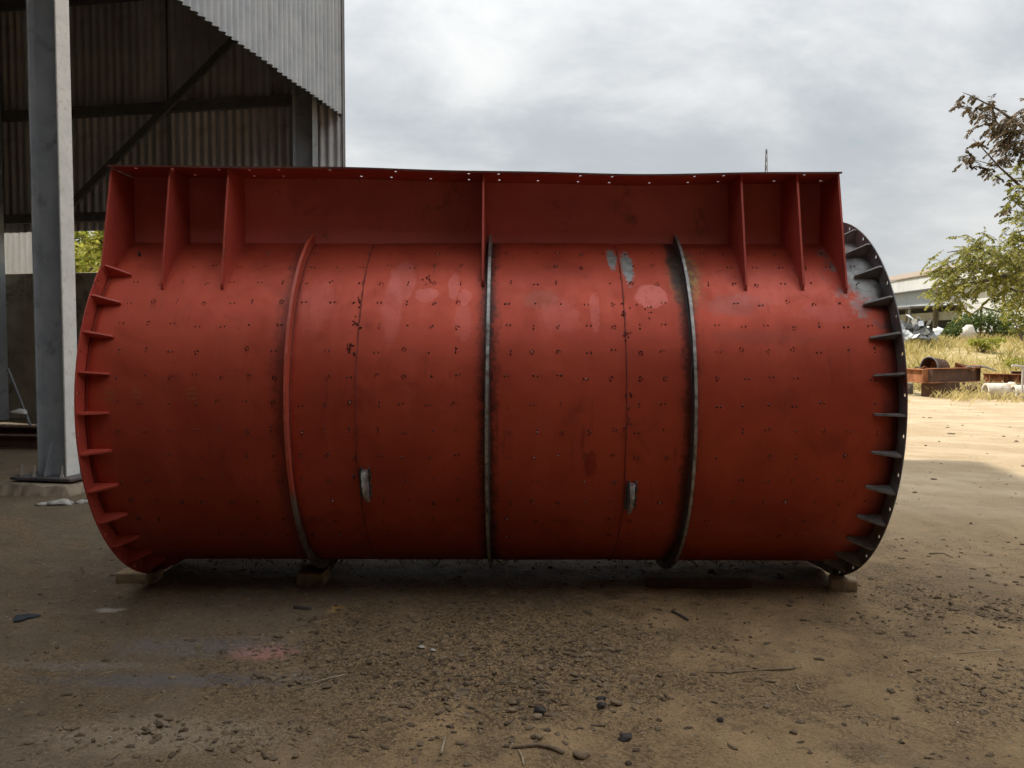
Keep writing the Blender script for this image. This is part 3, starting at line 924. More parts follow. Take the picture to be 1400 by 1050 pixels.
# two lifting lugs of bare steel
for lx, ld in ((-0.752, -23.5), (0.842, -27.9)):
    mb = MB()
    rgl = random.Random(int(lx * 1000))
    secs = []
    for q in range(0, 11):
        t = q / 10
        dd = ld + 5.2 - 11.0 * t
        hh = 0.080 * math.sin(math.pi * (0.12 + 0.84 * t)) ** 0.7 + 0.002
        wd = 0.019 * (1 - 0.62 * t ** 2) * rgl.uniform(0.9, 1.1)
        off = 0.010 * t * (1 if lx < 0 else -1) + rgl.uniform(-0.002, 0.002)
        secs.append([cyl_pt(lx + off - wd, RS - 0.004, dd), cyl_pt(lx + off - wd * 0.7, RS + hh, dd), cyl_pt(lx + off + wd * 0.7, RS + hh * 0.96, dd), cyl_pt(lx + off + wd, RS - 0.004, dd)])
    for i in range(10):
        mb.add(secs[i] + secs[i + 1], [(0, 1, 5, 4), (1, 2, 6, 5), (2, 3, 7, 6)])
    mb.add(secs[0], [(0, 1, 2, 3)]); mb.add(secs[-1], [(3, 2, 1, 0)])
    o = mb.build('lifting_lug', 'bright_steel', drum, (0, 0, AX))
    bead('lug_weld', lx - 0.024, RS, ld - 4.5, ld + 5.8, 0.009, 'dark_scale', 24, seed=77, wob=0.006)
    bead('lug_weld', lx + 0.026, RS, ld - 4.5, ld + 5.8, 0.008, 'dark_scale', 24, seed=78, wob=0.006)

# ------------------------------------------------------------------ chocks and boards under the drum
def chock(label, px0, px1, py, h, dep, seed, rz=0.0, mats='timber'):
    rg = random.Random(seed)
    a, b_ = on_ground(px0, py), on_ground(px1, py)
    cx_, cy_ = (a.x + b_.x) / 2, (a.y + b_.y) / 2 + dep / 2
    L = (b_ - a).length
    mb = MB()
    mb.bbox(-L / 2, L / 2, -dep / 2, dep / 2, 0, h, 0.007)
    mb.v = [(v[0] + rg.uniform(-.004, .004), v[1] + rg.uniform(-.004, .004), v[2] + rg.uniform(-.004, .004)) for v in mb.v]
    o = mb.build('timber_chock', mats, None, (cx_, cy_, gz(cx_, cy_) - 0.006))
    o.rotation_euler = (0, 0, rz)
    tag(o, label, 'timber chock', 'timber chocks under the drum')


chock('squared timber chock under the left end flange of the drum', 157, 210, 797, 0.074, 0.17, 1, 0.06)
chock('short end-grain timber chock under the red stiffening ring', 405, 442, 800, 0.085, 0.22, 2, -0.05)
chock('small timber chock under the dark right end flange', 1141, 1176, 809, 0.080, 0.15, 3, -0.25)
# long board and slanting wedge
a, b_ = on_ground(884, 803), on_ground(1028, 803)
mb = MB(); L = (b_ - a).length
mb.bbox(-L / 2, L / 2, -0.06, 0.06, 0, 0.045, 0.006)
o = mb.build('board', 'rust_dark', None, ((a.x + b_.x) / 2, a.y + 0.06, gz(a.x, a.y) - 0.006)); o.rotation_euler = (0, 0, -0.01)
tag(o, 'long dark reddish board lying on the ground under the drum', 'board')
a = on_ground(440, 783)
mb = MB(); mb.prism([(-0.06, 0), (0.02, 0), (0.085, 0.10), (0.055, 0.10)], 1, -0.06, 0.06)
o = mb.build('timber_wedge', 'timber', None, (a.x + 0.03, a.y + 0.08, gz(a.x, a.y) - 0.004))
tag(o, 'slanting timber wedge just right of the chock under the red ring', 'timber wedge')

# ------------------------------------------------------------------ open-sided shed on the left
SH = empty('open_shed', (-3.28, 10.48, 0), -R_(10.6))     # local x = to the right, local y = away
tag(SH, 'tall open-sided steel shed of corrugated sheets behind the drum on the left', 'shed')
EAVE, SW, SLEN = 12.0, 15.4, 33.0
PITCH = 0.18


def corr(width, height, amp=0.026, seg=8, pitch=PITCH):
    n_ = int(round(width / pitch * seg))
    v, f = [], []
    for i in range(n_ + 1):
        xx = width * i / n_
        ph = (xx / pitch) % 1.0
        tz = math.sin(2 * math.pi * ph)
        yy = amp * max(-1, min(1, tz * 1.5))
        v += [(xx, yy, 0), (xx, yy, height)]
    for i in range(n_):
        f.append((2 * i, 2 * i + 2, 2 * i + 3, 2 * i + 1))
    return v, f


def sheet_mesh(name, width, height, mats):
    v, f = corr(width + 0.06, height)
    me = bpy.data.meshes.new(name); me.from_pydata(v, [], f); me.materials.append(M[mats])
    me.polygons.foreach_set('use_smooth', [True] * len(me.polygons))
    return me


rng = random.Random(5)
# far end wall: two tiers of sheets, gap below
m_lo = sheet_mesh('wall_sheet', 0.90, 2.42, 'galv_dull')
m_hi = sheet_mesh('wall_sheet', 0.90, 5.75, 'galv_dull')
for i in range(17):
    xx = -0.90 * (i + 1) - 0.02
    inst('wall_sheet', m_lo, SH, (xx, rng.uniform(-.002, .002) + 0.003 * (i % 2), 4.0 + rng.uniform(-.008, .008)))
    inst('wall_sheet', m_hi, SH, (xx, 0.035 + 0.003 * (i % 2), 6.36))
# side band of sheets high up along the open side
m_side = sheet_mesh('side_sheet', 0.90, 5.9, 'galv_sheet')
for i in range(36):
    inst('side_sheet', m_side, SH, (0.0 + 0.003 * (i % 2), -0.90 * (i + 1) + 0.02, 6.13 + rng.uniform(-.012, .012)), (0, 0, R_(90)))
# dark corner flashing
mb = MB(); mb.box(0.022, 0.05, -0.03, 0.09, 3.9, EAVE); mb.box(-0.10, 0.05, 0.062, 0.09, 3.9, EAVE); mb.build('corner_flashing', 'dark_girt', SH)
# roof and closed sides (out of sight overhead)
mb = MB(); rise = 1.5; ov = 0.45
for (xa, za, xb, zb) in ((ov, EAVE, -SW / 2, EAVE + rise), (-SW / 2, EAVE + rise, -SW - ov, EAVE)):
    vs = [(xa, 0.5, za), (xb, 0.5, zb), (xb, -SLEN, zb), (xa, -SLEN, za)]
    mb.add(vs + [(q[0], q[1], q[2] + 0.05) for q in vs], [(0, 1, 2, 3), (7, 6, 5, 4), (0, 4, 5, 1), (1, 5, 6, 2), (2, 6, 7, 3), (3, 7, 4, 0)])
mb.build('roof', 'galv_dull', SH)
mb = MB(); mb.box(-SW - 0.05, -SW, -SLEN, 0.1, 0, EAVE); mb.build('closed_side_wall', 'galv_dull', SH)
mb = MB(); mb.prism([(0, EAVE), (-SW / 2, EAVE + rise), (-SW, EAVE)], 1, 0.03, 0.08); mb.build('gable_sheet', 'galv_dull', SH)
mb = MB(); mb.prism([(0, 6), (0, EAVE), (-SW / 2, EAVE + rise), (-SW, EAVE), (-SW, 0), (-SW * 0.55, 0), (-SW * 0.55, 6)], 1, -SLEN, -SLEN + 0.05); mb.build('near_gable_wall', 'galv_dull', SH)
# girts and bracing on the end wall
for zz in (4.26, 6.42, 8.72, 11.0):
    mb = MB(); mb.box(-SW, -0.40, -0.16, -0.022, zz - 0.09, zz + 0.09); mb.box(-SW, -0.40, -0.20, -0.16, zz + 0.065, zz + 0.09)
    mb.build('girt', 'dark_girt', SH)
mb = MB()
dv = Vector((-5.93 + 2.2, 0, 4.40 - 7.56)).normalized(); pn = Vector((-dv.z, 0, dv.x)) * 0.07
A, B = Vector((-1.6, -0.28, 8.07)), Vector((-6.6, -0.28, 3.83 + 0.05))
vs = [A + pn, A - pn, B - pn, B + pn]
mb.add(vs + [q + Vector((0, 0.07, 0)) for q in vs], [(0, 1, 2, 3), (7, 6, 5, 4), (0, 4, 5, 1), (1, 5, 6, 2), (2, 6, 7, 3), (3, 7, 4, 0)])
mb.build('diagonal_brace', 'dark_girt', SH)
mb = MB(); mb.tube([(-3.72, -0.04, 4.0), (-3.72, -0.04, 11.5)], 0.022, 6); mb.build('sheet_joint_strip', 'dark_girt', SH)


# I-section columns
def column(parent, xc, yc, dep, fl, z0, z1, name='column', ft=0.022, wt=0.014, outer='column_paint', rest='column_paint'):
    c_ = empty(name); c_.parent = parent; c_.location = (xc, yc, 0)
    mb = MB(); mb.box(-dep / 2 + ft, dep / 2 - ft, -wt / 2, wt / 2, z0, z1); mb.build('web', rest, c_)
    for s, mt in ((-1, rest), (1, outer)):
        mb = MB()
        xa, xb = sorted((s * dep / 2, s * (dep / 2 - ft)))
        mb.bbox(xa, xb, -fl / 2, fl / 2, z0, z1, 0.004)
        mb.build('column_flange', mt, c_)
    return c_


cn = column(SH, -0.345, -7.42, 0.37, 0.21, 0.16, EAVE - 0.1, outer='column_skylit')
mb = MB(); mb.bbox(-0.40, 0.36, -0.27, 0.27, 0.13, 0.162, 0.005); mb.build('base_plate', 'dark_scale', cn)
for xx in (-0.06,):
    mb = MB(); mb.prism([(-0.006, 0.16), (-0.16, 0.16), (-0.03, 0.52), (-0.006, 0.52)], 0, xx - 0.008, xx + 0.008); mb.build('base_stiffener', 'column_paint', cn)
mb = MB(); mb.prism([(-0.187, 0.162), (-0.30, 0.162), (-0.21, 0.36), (-0.187, 0.36)], 1, -0.006, 0.006); mb.build('base_stiffener', 'column_paint', cn)
for (xx, yy) in ((0.17, -0.17), (-0.33, -0.18), (-0.15, -0.2)):
    mb = MB(); mb.tube([(xx, yy, 0.16), (xx + 0.008, yy, 0.29)], 0.014, 8); mb.tube([(xx, yy, 0.163), (xx, yy, 0.19)], 0.026, 6)
    mb.build('anchor_bolt', 'concrete', cn)
# rough concrete footing
mb = MB()
gxs, gys = np.linspace(-0.62, 0.46, 14), np.linspace(-0.46, 0.42, 12)
vv = []
for yy in gys:
    for xx in gxs:
        e = min(xx + 0.62, 0.46 - xx, yy + 0.46, 0.42 - yy)
        hh = 0.128 * min(1, e / 0.05 + 0.0) if e < 0.05 else 0.128
        vv.append((xx + rng.uniform(-.015, .015), yy + rng.uniform(-.015, .015), hh - 0.02 + (rng.uniform(-.02, .006) if e < 0.12 else 0)))
W_ = len(gxs)
mb.add(vv, [(j * W_ + i, j * W_ + i + 1, (j + 1) * W_ + i + 1, (j + 1) * W_ + i) for j in range(len(gys) - 1) for i in range(W_ - 1)])
mb.build('footing', 'clod_soil_plain', cn)
column(SH, -0.60, -0.34, 0.42, 0.24, 0.0, EAVE - 0.1)
column(SH, -7.70, -0.34, 0.42, 0.24, 0.0, EAVE + 0.5)
column(SH, -0.42, -15.4, 0.50, 0.26, 0.0, EAVE - 0.1, outer='column_skylit')
column(SH, -0.42, -23.4, 0.50, 0.26, 0.0, EAVE - 0.1, outer='column_skylit')

# added open-fronted building, unseen behind the camera, blocks low sky light from the drum
WS = empty('light_blocker', (0, -11.2, 0)); tag(WS, 'dark open-fronted building added out of view to block low light', 'light_blocker')
mb = MB(); mb.prism([(0, 12.3), (0, 12.5), (-9, 13.9), (-18, 12.5), (-18, 12.3), (-9, 13.7)], 0, -34, 34); mb.build('roof', 'galv_dull', WS)
mb = MB(); mb.box(-34, 34, -18.1, -18.0, -0.1, 12.3); mb.build('rear_wall', 'dark_scale', WS)
for xx in (-34, 34):
    mb = MB(); mb.box(xx - 0.05, xx + 0.05, -17.98, -0.3, -0.1, 12.28); mb.build('end_wall', 'dark_scale', WS)
mb = MB(); mb.box(-33.9, 33.9, -0.25, -0.15, 5.2, 12.28); mb.build('front_band', 'rust_dark', WS)
for k in range(10): column(WS, -33.5 + k * 7.44, -0.5, 0.4, 0.24, 0.0, 12.2)

# low concrete wall closing the shed's end under the sheets
CW = empty('concrete_wall', (-3.28, 10.48, 0), -R_(10.6)); tag(CW, 'stained low concrete wall closing the far end of the shed', 'wall')
mb = MB(); mb.bbox(-SW, -0.30, 0.12, 0.36, -0.2, 3.14, 0.01); mb.build('wall_body', 'wall_concrete', CW)
mb = MB()
for k in range(10): mb.box(-SW + 1.5 * k + 0.2, -SW + 1.5 * k + 1.7, 0.095, 0.122, 1.42 + 0.004 * (k % 3), 1.47 + 0.004 * (k % 3))
mb.build('wall_ledge', 'wall_concrete', CW)

# ------------------------------------------------------------------ things stored inside the shed
def ibeam_mesh(L, h, wd, tf, tw, mats, name='steel_beam'):
    mb = MB()
    mb.bbox(-L / 2, L / 2, -wd / 2, wd / 2, 0, tf, 0.003); mb.bbox(-L / 2, L / 2, -wd / 2, wd / 2, h - tf, h, 0.003)
    mb.box(-L / 2, L / 2, -tw / 2, tw / 2, tf - 0.001, h - tf + 0.001)
    return mb.mesh(name, mats)


bm_ = ibeam_mesh(4.2, 0.22, 0.18, 0.02, 0.012, 'rust_dark')
q = on_ground(25, 614)
tag(inst('steel_beam', bm_, None, (q.x - 0.9, q.y + 0.1, gz(q.x, q.y) - 0.01), (0, 0, -0.10)), 'dark steel beam on the shed floor, nearest of the two lying left of the column', 'steel beam', 'beams on the shed floor')
tag(inst('steel_beam', bm_, None, (q.x - 1.15, q.y + 0.45, gz(q.x, q.y) + 0.02), (0, 0, -0.13), (1, 1, 1.35)), 'taller dark steel beam lying behind the nearest beam on the shed floor', 'steel beam', 'beams on the shed floor')
q = on_ground(36, 592)
fr = empty('storage_rack', (q.x, q.y + 0.8, gz(q.x, q.y)), -0.15); tag(fr, 'dark upright steel rack with a pale edge standing inside the shed', 'rack')
for xx, nm, mt in ((-0.20, 'upright', 'dark_girt'), (0.16, 'upright', 'white_sheet')):
    mb = MB(); mb.bbox(xx - 0.035, xx + 0.035, -0.04, 0.04, 0, 1.72, 0.004); mb.build(nm, mt, fr)
mb = MB(); mb.box(-0.165, 0.125, -0.01, 0.01, 0.05, 1.70); mb.build('panel', 'dark_scale', fr)
mb = MB(); mb.bbox(0.196, 1.6, -0.04, 0.04, 1.18, 1.27, 0.004); mb.build('rail', 'dark_girt', fr)
q = on_ground(0, 560); q2 = on_ground(22, 592)
mb = MB(); mb.tube([(q2.x, q2.y + 0.5, 0.02), (q2.x - 0.55, q2.y + 0.7, 1.15)], 0.025, 8)
tag(mb.build('steel_bar', 'column_paint', None), 'thin grey steel bar leaning at the left edge inside the shed', 'steel bar')


def lump(name, mats, loc, rx, ry, rz_, seed, sub=2, rough=0.18, parent=None):
    import bmesh
    bm = bmesh.new(); bmesh.ops.create_icosphere(bm, subdivisions=sub, radius=1)
    rg = random.Random(seed)
    ph = [rg.uniform(0, 6) for _ in range(6)]
    for v in bm.verts:
        c0 = v.co.copy()
        k = 1 + rough * (math.sin(c0.x * 3.1 + ph[0]) * math.sin(c0.y * 2.7 + ph[1]) + 0.6 * math.sin(c0.z * 4.3 + ph[2] + c0.x * 2)) + rg.uniform(-rough, rough) * 0.4
        v.co = Vector((c0.x * rx, c0.y * ry, c0.z * rz_)) * k
    me = bpy.data.meshes.new(name); bm.to_mesh(me); bm.free(); me.materials.append(M[mats])
    me.polygons.foreach_set('use_smooth', [True] * len(me.polygons))
    o = inst(name, me, parent, loc)
    return o


q = on_ground(32, 588)
tag(lump('plastic_bag', 'white_bag', (q.x, q.y - 0.1, gz(q.x, q.y) + 0.36), 0.16, 0.10, 0.06, 4), 'small white crumpled bag lying on the beams inside the shed', 'bag')

# ------------------------------------------------------------------ seen through the gap of the shed
fence = empty('sheet_fence', (-22, 19.0, 0), -R_(8)); tag(fence, 'white corrugated sheet fence seen through the gap below the shed wall', 'fence')
mw = sheet_mesh('fence_sheet', 0.90, 6.6, 'white_sheet')
for i in range(10): inst('fence_sheet', mw, fence, (0.90 * i, 0.003 * (i % 2), 0.0))
# (stands on posts)
for i in range(0, 8, 3):
    mb = MB(); mb.box(0.9 * i, 0.9 * i + 0.08, 0.04, 0.12, 0, 6.5); mb.build('fence_post', 'column_paint', fence)


# ------------------------------------------------------------------ vegetation helpers
def leaf_quads(V, F, c0, size, rg, asp=0.5):
    a = Vector((rg.gauss(0, 1), rg.gauss(0, 1), rg.gauss(0, 0.7)))
    a.normalize()
    b_ = a.cross(Vector((rg.gauss(0, 1), rg.gauss(0, 1), rg.gauss(0, 1)))).normalized()
    s = size * rg.uniform(0.6, 1.3)
    k = len(V)
    V.extend([tuple(c0 - a * s), tuple(c0 + b_ * s * asp), tuple(c0 + a * s), tuple(c0 - b_ * s * asp)])
    F.append((k, k + 1, k + 2, k + 3))


def shrub(label, loc, rx, ry, rz_, nleaf, size, mats, seed, group, name='shrub', cat='shrub'):
    rg = random.Random(seed)
    t = empty(name, loc); tag(t, label, cat, group)
    mb = MB()
    lobes = []
    for k in range(7):
        a = rg.uniform(0, 6.28); e = rg.uniform(0.2, 0.75)
        p1 = Vector((math.cos(a) * rx * e, math.sin(a) * ry * e, rz_ * rg.uniform(0.45, 1.2)))
        mb.tube([(0, 0, -0.05), p1 * 0.5 + Vector((0, 0, 0.1)), p1], [0.04, 0.025, 0.01], 5)
        lobes.append((p1, rg.uniform(0.35, 0.6)))
    mb.build('stem', 'bark', t)
    V, F = [], []
    for k in range(nleaf):
        p1, s = rg.choice(lobes)
        v = Vector((rg.gauss(0, 1), rg.gauss(0, 1), rg.gauss(0, 1))); v = v.normalized() * rg.random() ** 0.4
        pos = p1 + Vector((v.x * rx, v.y * ry, v.z * rz_ * 0.8)) * s
        if pos.z < 0.02: pos.z = rg.uniform(0.02, 0.3)
        leaf_quads(V, F, pos, size, rg)
    raw('foliage', V, F, mats, t)
    return t


def tree_simple(label, loc, height, crown_r, nleaf, size, mats, seed, name='tree', group=None):
    rg = random.Random(seed)
    t = empty(name, loc); tag(t, label, 'tree', group)
    mb = MB(); top = Vector((0.2, 0, height * 0.55))
    mb.tube([(0, 0, -0.1), (0.08, 0.02, height * 0.3), top], [0.22, 0.16, 0.11], 8); mb.build('trunk', 'bark', t)
    lobes = []
    mb = MB()
    for k in range(16):
        a = rg.uniform(0, 6.28); e = rg.uniform(0.3, 0.95)
        p1 = Vector((math.cos(a) * crown_r * e, math.sin(a) * crown_r * e, height * rg.uniform(0.5, 1.0)))
        mid_ = top.lerp(p1, 0.5) + Vector((0, 0, 0.25))
        mb.tube([top * rg.uniform(0.7, 1.0), mid_, p1], [0.07, 0.045, 0.012], 5)
        lobes.append((p1, rg.uniform(0.22, 0.40) * crown_r))
        lobes.append((mid_, rg.uniform(0.15, 0.25) * crown_r))
    mb.build('limb', 'bark', t)
    V, F = [], []
    for k in range(nleaf):
        p1, s = rg.choice(lobes)
        v = Vector((rg.gauss(0, 1), rg.gauss(0, 1), rg.gauss(0, 1))).normalized() * rg.random() ** 0.5
        leaf_quads(V, F, p1 + v * s, size, rg)
    raw('crown', V, F, mats, t)
    return t


tree_simple('sunlit green tree seen through the gap between shed wall and concrete wall', (-14.6, 21.5, 0), 7.0, 2.6, 6500, 0.11, 'leaf_bright', 41)

# ------------------------------------------------------------------ near tree on the right: limbs reach into view
TR = empty('feathery_tree', (9.8, 6.8, 0)); TR.location.z = gz(9.8, 6.8)
tag(TR, 'tree with feathery drooping leaves reaching in from the right edge', 'tree')
base = Vector(TR.location)
rg = random.Random(12)


def loc_(v): return Vector(v) - base


mb = MB(); mb.tube([(0, 0, -0.15), (-0.15, 0.0, 1.2), (-0.05, 0.1, 2.4), (0.1, 0.2, 3.6), (0.0, 0.3, 5.2)], [0.22, 0.18, 0.16, 0.12, 0.06], 10)
mb.build('trunk', 'bark', TR, smooth=True)
limbs = [
    ([(9.72, 6.9, 2.5), at(1440, 372, 12.3), at(1395, 374, 12.0), at(1362, 380, 11.8), at(1325, 388, 11.7), at(1308, 398, 11.7)], [0.09, 0.06, 0.042, 0.035, 0.022, 0.008]),
    ([at(1400, 374, 12.0), at(1372, 352, 11.7), at(1330, 340, 11.5), at(1295, 345, 11.4)], [0.03, 0.022, 0.014, 0.005]),
    ([at(1420, 395, 12.2), at(1392, 400, 12.0), at(1365, 385, 12.1), at(1350, 377, 12.0)], [0.03, 0.02, 0.012, 0.005]),
    ([(9.8, 7.0, 3.6), at(1440, 290, 12.4), at(1391, 251, 12.0), at(1366, 228, 11.9), at(1339, 198, 11.8), at(1330, 190, 11.8)], [0.07, 0.035, 0.018, 0.013, 0.007, 0.003]),
    ([at(1366, 228, 11.9), at(1345, 222, 11.8), at(1320, 215, 11.8)], [0.008, 0.005, 0.003]),
    ([(9.8, 7.05, 4.2), at(1450, 210, 12.3), at(1400, 175, 12.1), at(1365, 150, 12.0), at(1330, 132, 12.0), at(1316, 126, 12.0)], [0.07, 0.045, 0.026, 0.016, 0.008, 0.003]),
    ([at(1400, 175, 12.1), at(1385, 195, 12.0), at(1378, 212, 12.0)], [0.012, 0.008, 0.004]),
    ([at(1440, 330, 12.3), at(1400, 315, 12.0), at(1375, 322, 11.9)], [0.02, 0.012, 0.005]),
    ([(9.8, 6.95, 2.9), at(1450, 345, 12.2), at(1405, 290, 12.0), at(1385, 275, 12.0)], [0.05, 0.02, 0.01, 0.004]),
]
for pts, rd in limbs:
    mb = MB(); mb.tube([loc_(q) for q in pts], rd, 7); mb.build('limb', 'bark', TR, smooth=True)


def frond(V, F, W, base_p, dirv, length, rg, npair=9, leaf=0.070):
    dirv = dirv.normalized(); p = Vector(base_p); dn = Vector((0, 0, -1))
    pts = [p.copy()]
    for k in range(npair):
        dirv = (dirv + dn * 0.10).normalized()
        p = p + dirv * (length / npair); pts.append(p.copy())
    W.tube(pts, [0.004] * len(pts), 3, caps=False)
    side = dirv.cross(Vector((0, 0, 1)))
    if side.length < 0.05: side = Vector((1, 0, 0))
    side.normalize()
    for k in range(1, npair + 1):
        t = (pts[k] - pts[k - 1]).normalized()
        for s in (-1, 1):
            l = leaf * rg.uniform(0.75, 1.2)
            a = (side * s * 0.8 + t * 0.5 + dn * rg.uniform(0.1, 0.7)).normalized()
            wv = a.cross(Vector((rg.gauss(0, .4), rg.gauss(0, .4), 1))).normalized() * l * 0.26
            k0 = len(V); q = pts[k]
            V.extend([tuple(q), tuple(q + a * l * 0.5 + wv), tuple(q + a * l), tuple(q + a * l * 0.5 - wv)])
            F.append((k0, k0 + 1, k0 + 2, k0 + 3))


def frond_part(name, clusters, mats, seed):
    rg = random.Random(seed)
    V, F, W = [], [], MB()
    for (px, py, sx, sy, dd, cnt, ln) in clusters:
        for k in range(int(cnt * (1.0 if px < 1400 else 1.2))):
            q = at(px + (14 if px < 1390 and py > 290 else 3) + rg.gauss(0, 1) * sx, py + rg.gauss(0, 1) * sy, dd + rg.gauss(0, 0.28))
            dv = Vector((rg.gauss(-0.35, 0.8), rg.gauss(0, 0.8), rg.gauss(0.0, 0.45)))
            frond(V, F, W, loc_(q), dv, ln * rg.uniform(0.7, 1.25), rg)
    raw(name, V, F, mats, TR)
    tag(W.build('leaf_stalks', 'twig', TR), kind='stuff')


frond_part('green_foliage', [
    (1300, 375, 14, 16, 11.5, 46, 0.34), (1290, 395, 9, 12, 11.6, 18, 0.30), (1330, 352, 22, 10, 11.5, 46, 0.36), (1318, 335, 10, 7, 11.4, 16, 0.28),
    (1370, 345, 16, 10, 11.7, 30, 0.34), (1355, 372, 24, 9, 11.8, 34, 0.32), (1392, 372, 10, 22, 12.0, 26, 0.32), (1350, 396, 14, 8, 11.9, 12, 0.26),
    (1392, 300, 8, 22, 12.0, 16, 0.26), (1375, 322, 7, 5, 11.9, 8, 0.24), (1398, 250, 5, 20, 12.0, 8, 0.24), (1394, 400, 8, 10, 12.1, 12, 0.28),
    (1390, 278, 7, 14, 12.0, 12, 0.24), (1396, 225, 5, 15, 12.1, 8, 0.22), (1440, 340, 25, 40, 12.4, 90, 0.34), (1500, 300, 40, 60, 12.7, 150, 0.36), (1560, 260, 50, 70, 12.6, 150, 0.36), (1330, 322, 4, 4, 11.5, 4, 0.22)], 'leaf_green', 61)
frond_part('brown_foliage', [
    (1345, 145, 9, 6, 12.0, 10, 0.20), (1322, 138, 5, 7, 12.0, 6, 0.16), (1330, 155, 5, 8, 12.0, 5, 0.18), (1362, 165, 12, 10, 12.0, 26, 0.24), (1375, 185, 12, 12, 12.0, 30, 0.24),
    (1390, 205, 8, 10, 12.1, 16, 0.24), (1385, 165, 10, 8, 12.1, 14, 0.24), (1335, 195, 6, 4, 11.9, 4, 0.15), (1318, 210, 5, 7, 11.9, 5, 0.15), (1320, 225, 7, 5, 11.9, 5, 0.15),
    (1345, 230, 7, 4, 11.9, 5, 0.15), (1358, 240, 6, 5, 11.9, 4, 0.15), (1365, 222, 4, 5, 11.9, 3, 0.14), (1382, 248, 4, 4, 12.0, 3, 0.15), (1378, 285, 5, 5, 12.0, 5, 0.18), (1440, 180, 25, 25, 12.3, 40, 0.28)], 'leaf_brown', 62)

# ------------------------------------------------------------------ far lattice mast
MA = empty('lattice_mast', (0, 0, 0)); pm = at(1046, 300, 150); MA.location = (pm.x, pm.y, 0.0)
tag(MA, 'thin lattice mast rising in the distance above the hopper box', 'mast')
Ht = at(1046, 205, 150).z
for sx, sy in ((-1, -1), (1, -1), (0, 1)):
    mb = MB(); mb.tube([(sx * 1.0, sy * 0.9, 0), (sx * 0.12, sy * 0.1, Ht)], [0.09, 0.05], 5); mb.build('mast_leg', 'dark_girt', MA)
mb = MB()
K = 26
for k in range(K):
    t0, t1 = k / K, (k + 1) / K
    f0, f1 = 1.0 + (0.12 - 1.0) * t0, 1.0 + (0.12 - 1.0) * t1
    P0 = [(sx * f0, sy * 0.9 * f0, t0 * Ht) for sx, sy in ((-1, -1), (1, -1), (0, 1))]
    P1 = [(sx * f1, sy * 0.9 * f1, t1 * Ht) for sx, sy in ((-1, -1), (1, -1), (0, 1))]
    for i in range(3):
        mb.tube([P0[i], P1[(i + 1) % 3]], 0.045, 4, caps=False); mb.tube([P0[i], P0[(i + 1) % 3]], 0.045, 4, caps=False)
mb.build('lacing', 'dark_girt', MA)

# ------------------------------------------------------------------ far long building on the right
BX, BY0, BY1, BG = 35.0, 34.0, 92.0, 1.6
FB = empty('long_factory_building', (BX, BY0, BG)); tag(FB, 'long pale factory building with brown roof edge beyond the grass on the right', 'building')
LB = BY1 - BY0
h = lambda zw: zw - BG
NB = 12
bay = LB / NB
for i in range(NB):     # wall panels, bay by bay, upper storey
    mb = MB(); mb.box(0, 0.25, i * bay + 0.02, (i + 1) * bay - 0.02, h(4.75), h(6.2))
    mb.build('wall_panel', 'translucent_panel' if i in (6, 7, 8) else 'pale_wall', FB)
for i in range(NB):
    if i < 5:
        mb = MB(); mb.box(0, 0.25, i * bay + 0.01, (i + 1) * bay - 0.01, h(2.6), h(4.73)); mb.build('wall_panel', 'pale_wall', FB)
    mb = MB(); mb.bbox(-0.05, 0.3, i * bay - 0.14, i * bay + 0.14, -0.5, h(4.74), 0.01); mb.build('pier', 'concrete', FB)
mb = MB(); mb.box(-0.9, -0.8, -0.3, LB + 0.3, h(6.25), h(7.30)); mb.box(-0.8, 0.3, -0.3, LB + 0.3, h(6.20), h(6.25)); mb.build('fascia', 'pale_wall', FB)
mb = MB(); mb.prism([(-1.05, h(7.32)), (-1.05, h(7.42)), (9, h(9.6)), (19, h(7.42)), (19, h(7.32)), (9, h(9.45))], 1, -0.5, LB + 0.5); mb.build('roof', 'roof_edge', FB)
mb = MB(); mb.box(18.2, 18.45, 0, LB, -0.5, h(7.3)); mb.box(0.3, 18.2, LB - 0.2, LB, -0.5, h(7.3)); mb.box(0.3, 18.2, 0, 0.2, -0.5, h(7.3)); mb.build('rear_wall', 'pale_wall', FB)
mb = MB(); mb.box(6, 6.2, 0.3, LB - 0.3, -0.5, h(6.2)); mb.build('inner_wall', 'dark_scale', FB)
# canopy on posts in front of the open bays
mb = MB(); y0c, y1c = 5.3 * bay, NB * bay
mb.prism([(-3.6, h(4.52)), (-3.6, h(4.66)), (0.0, h(4.78)), (0.0, h(4.70))], 1, y0c, y1c); mb.build('canopy', 'dark_scale', FB)
mb = MB(); mb.box(0.3, 0.4, 5.0 * bay, NB * bay, h(3.65), h(4.35)); mb.build('lintel_band', 'pale_wall', FB)
for i in range(8):
    yy = y0c + 0.5 + i * (y1c - y0c - 1) / 7
    mb = MB(); mb.tube([(-3.4, yy, -0.5), (-3.4, yy, h(4.55))], 0.11, 8); mb.build('canopy_post', 'dark_girt', FB)

# ------------------------------------------------------------------ berm: grass, shrubs, scrap
rg = random.Random(99)


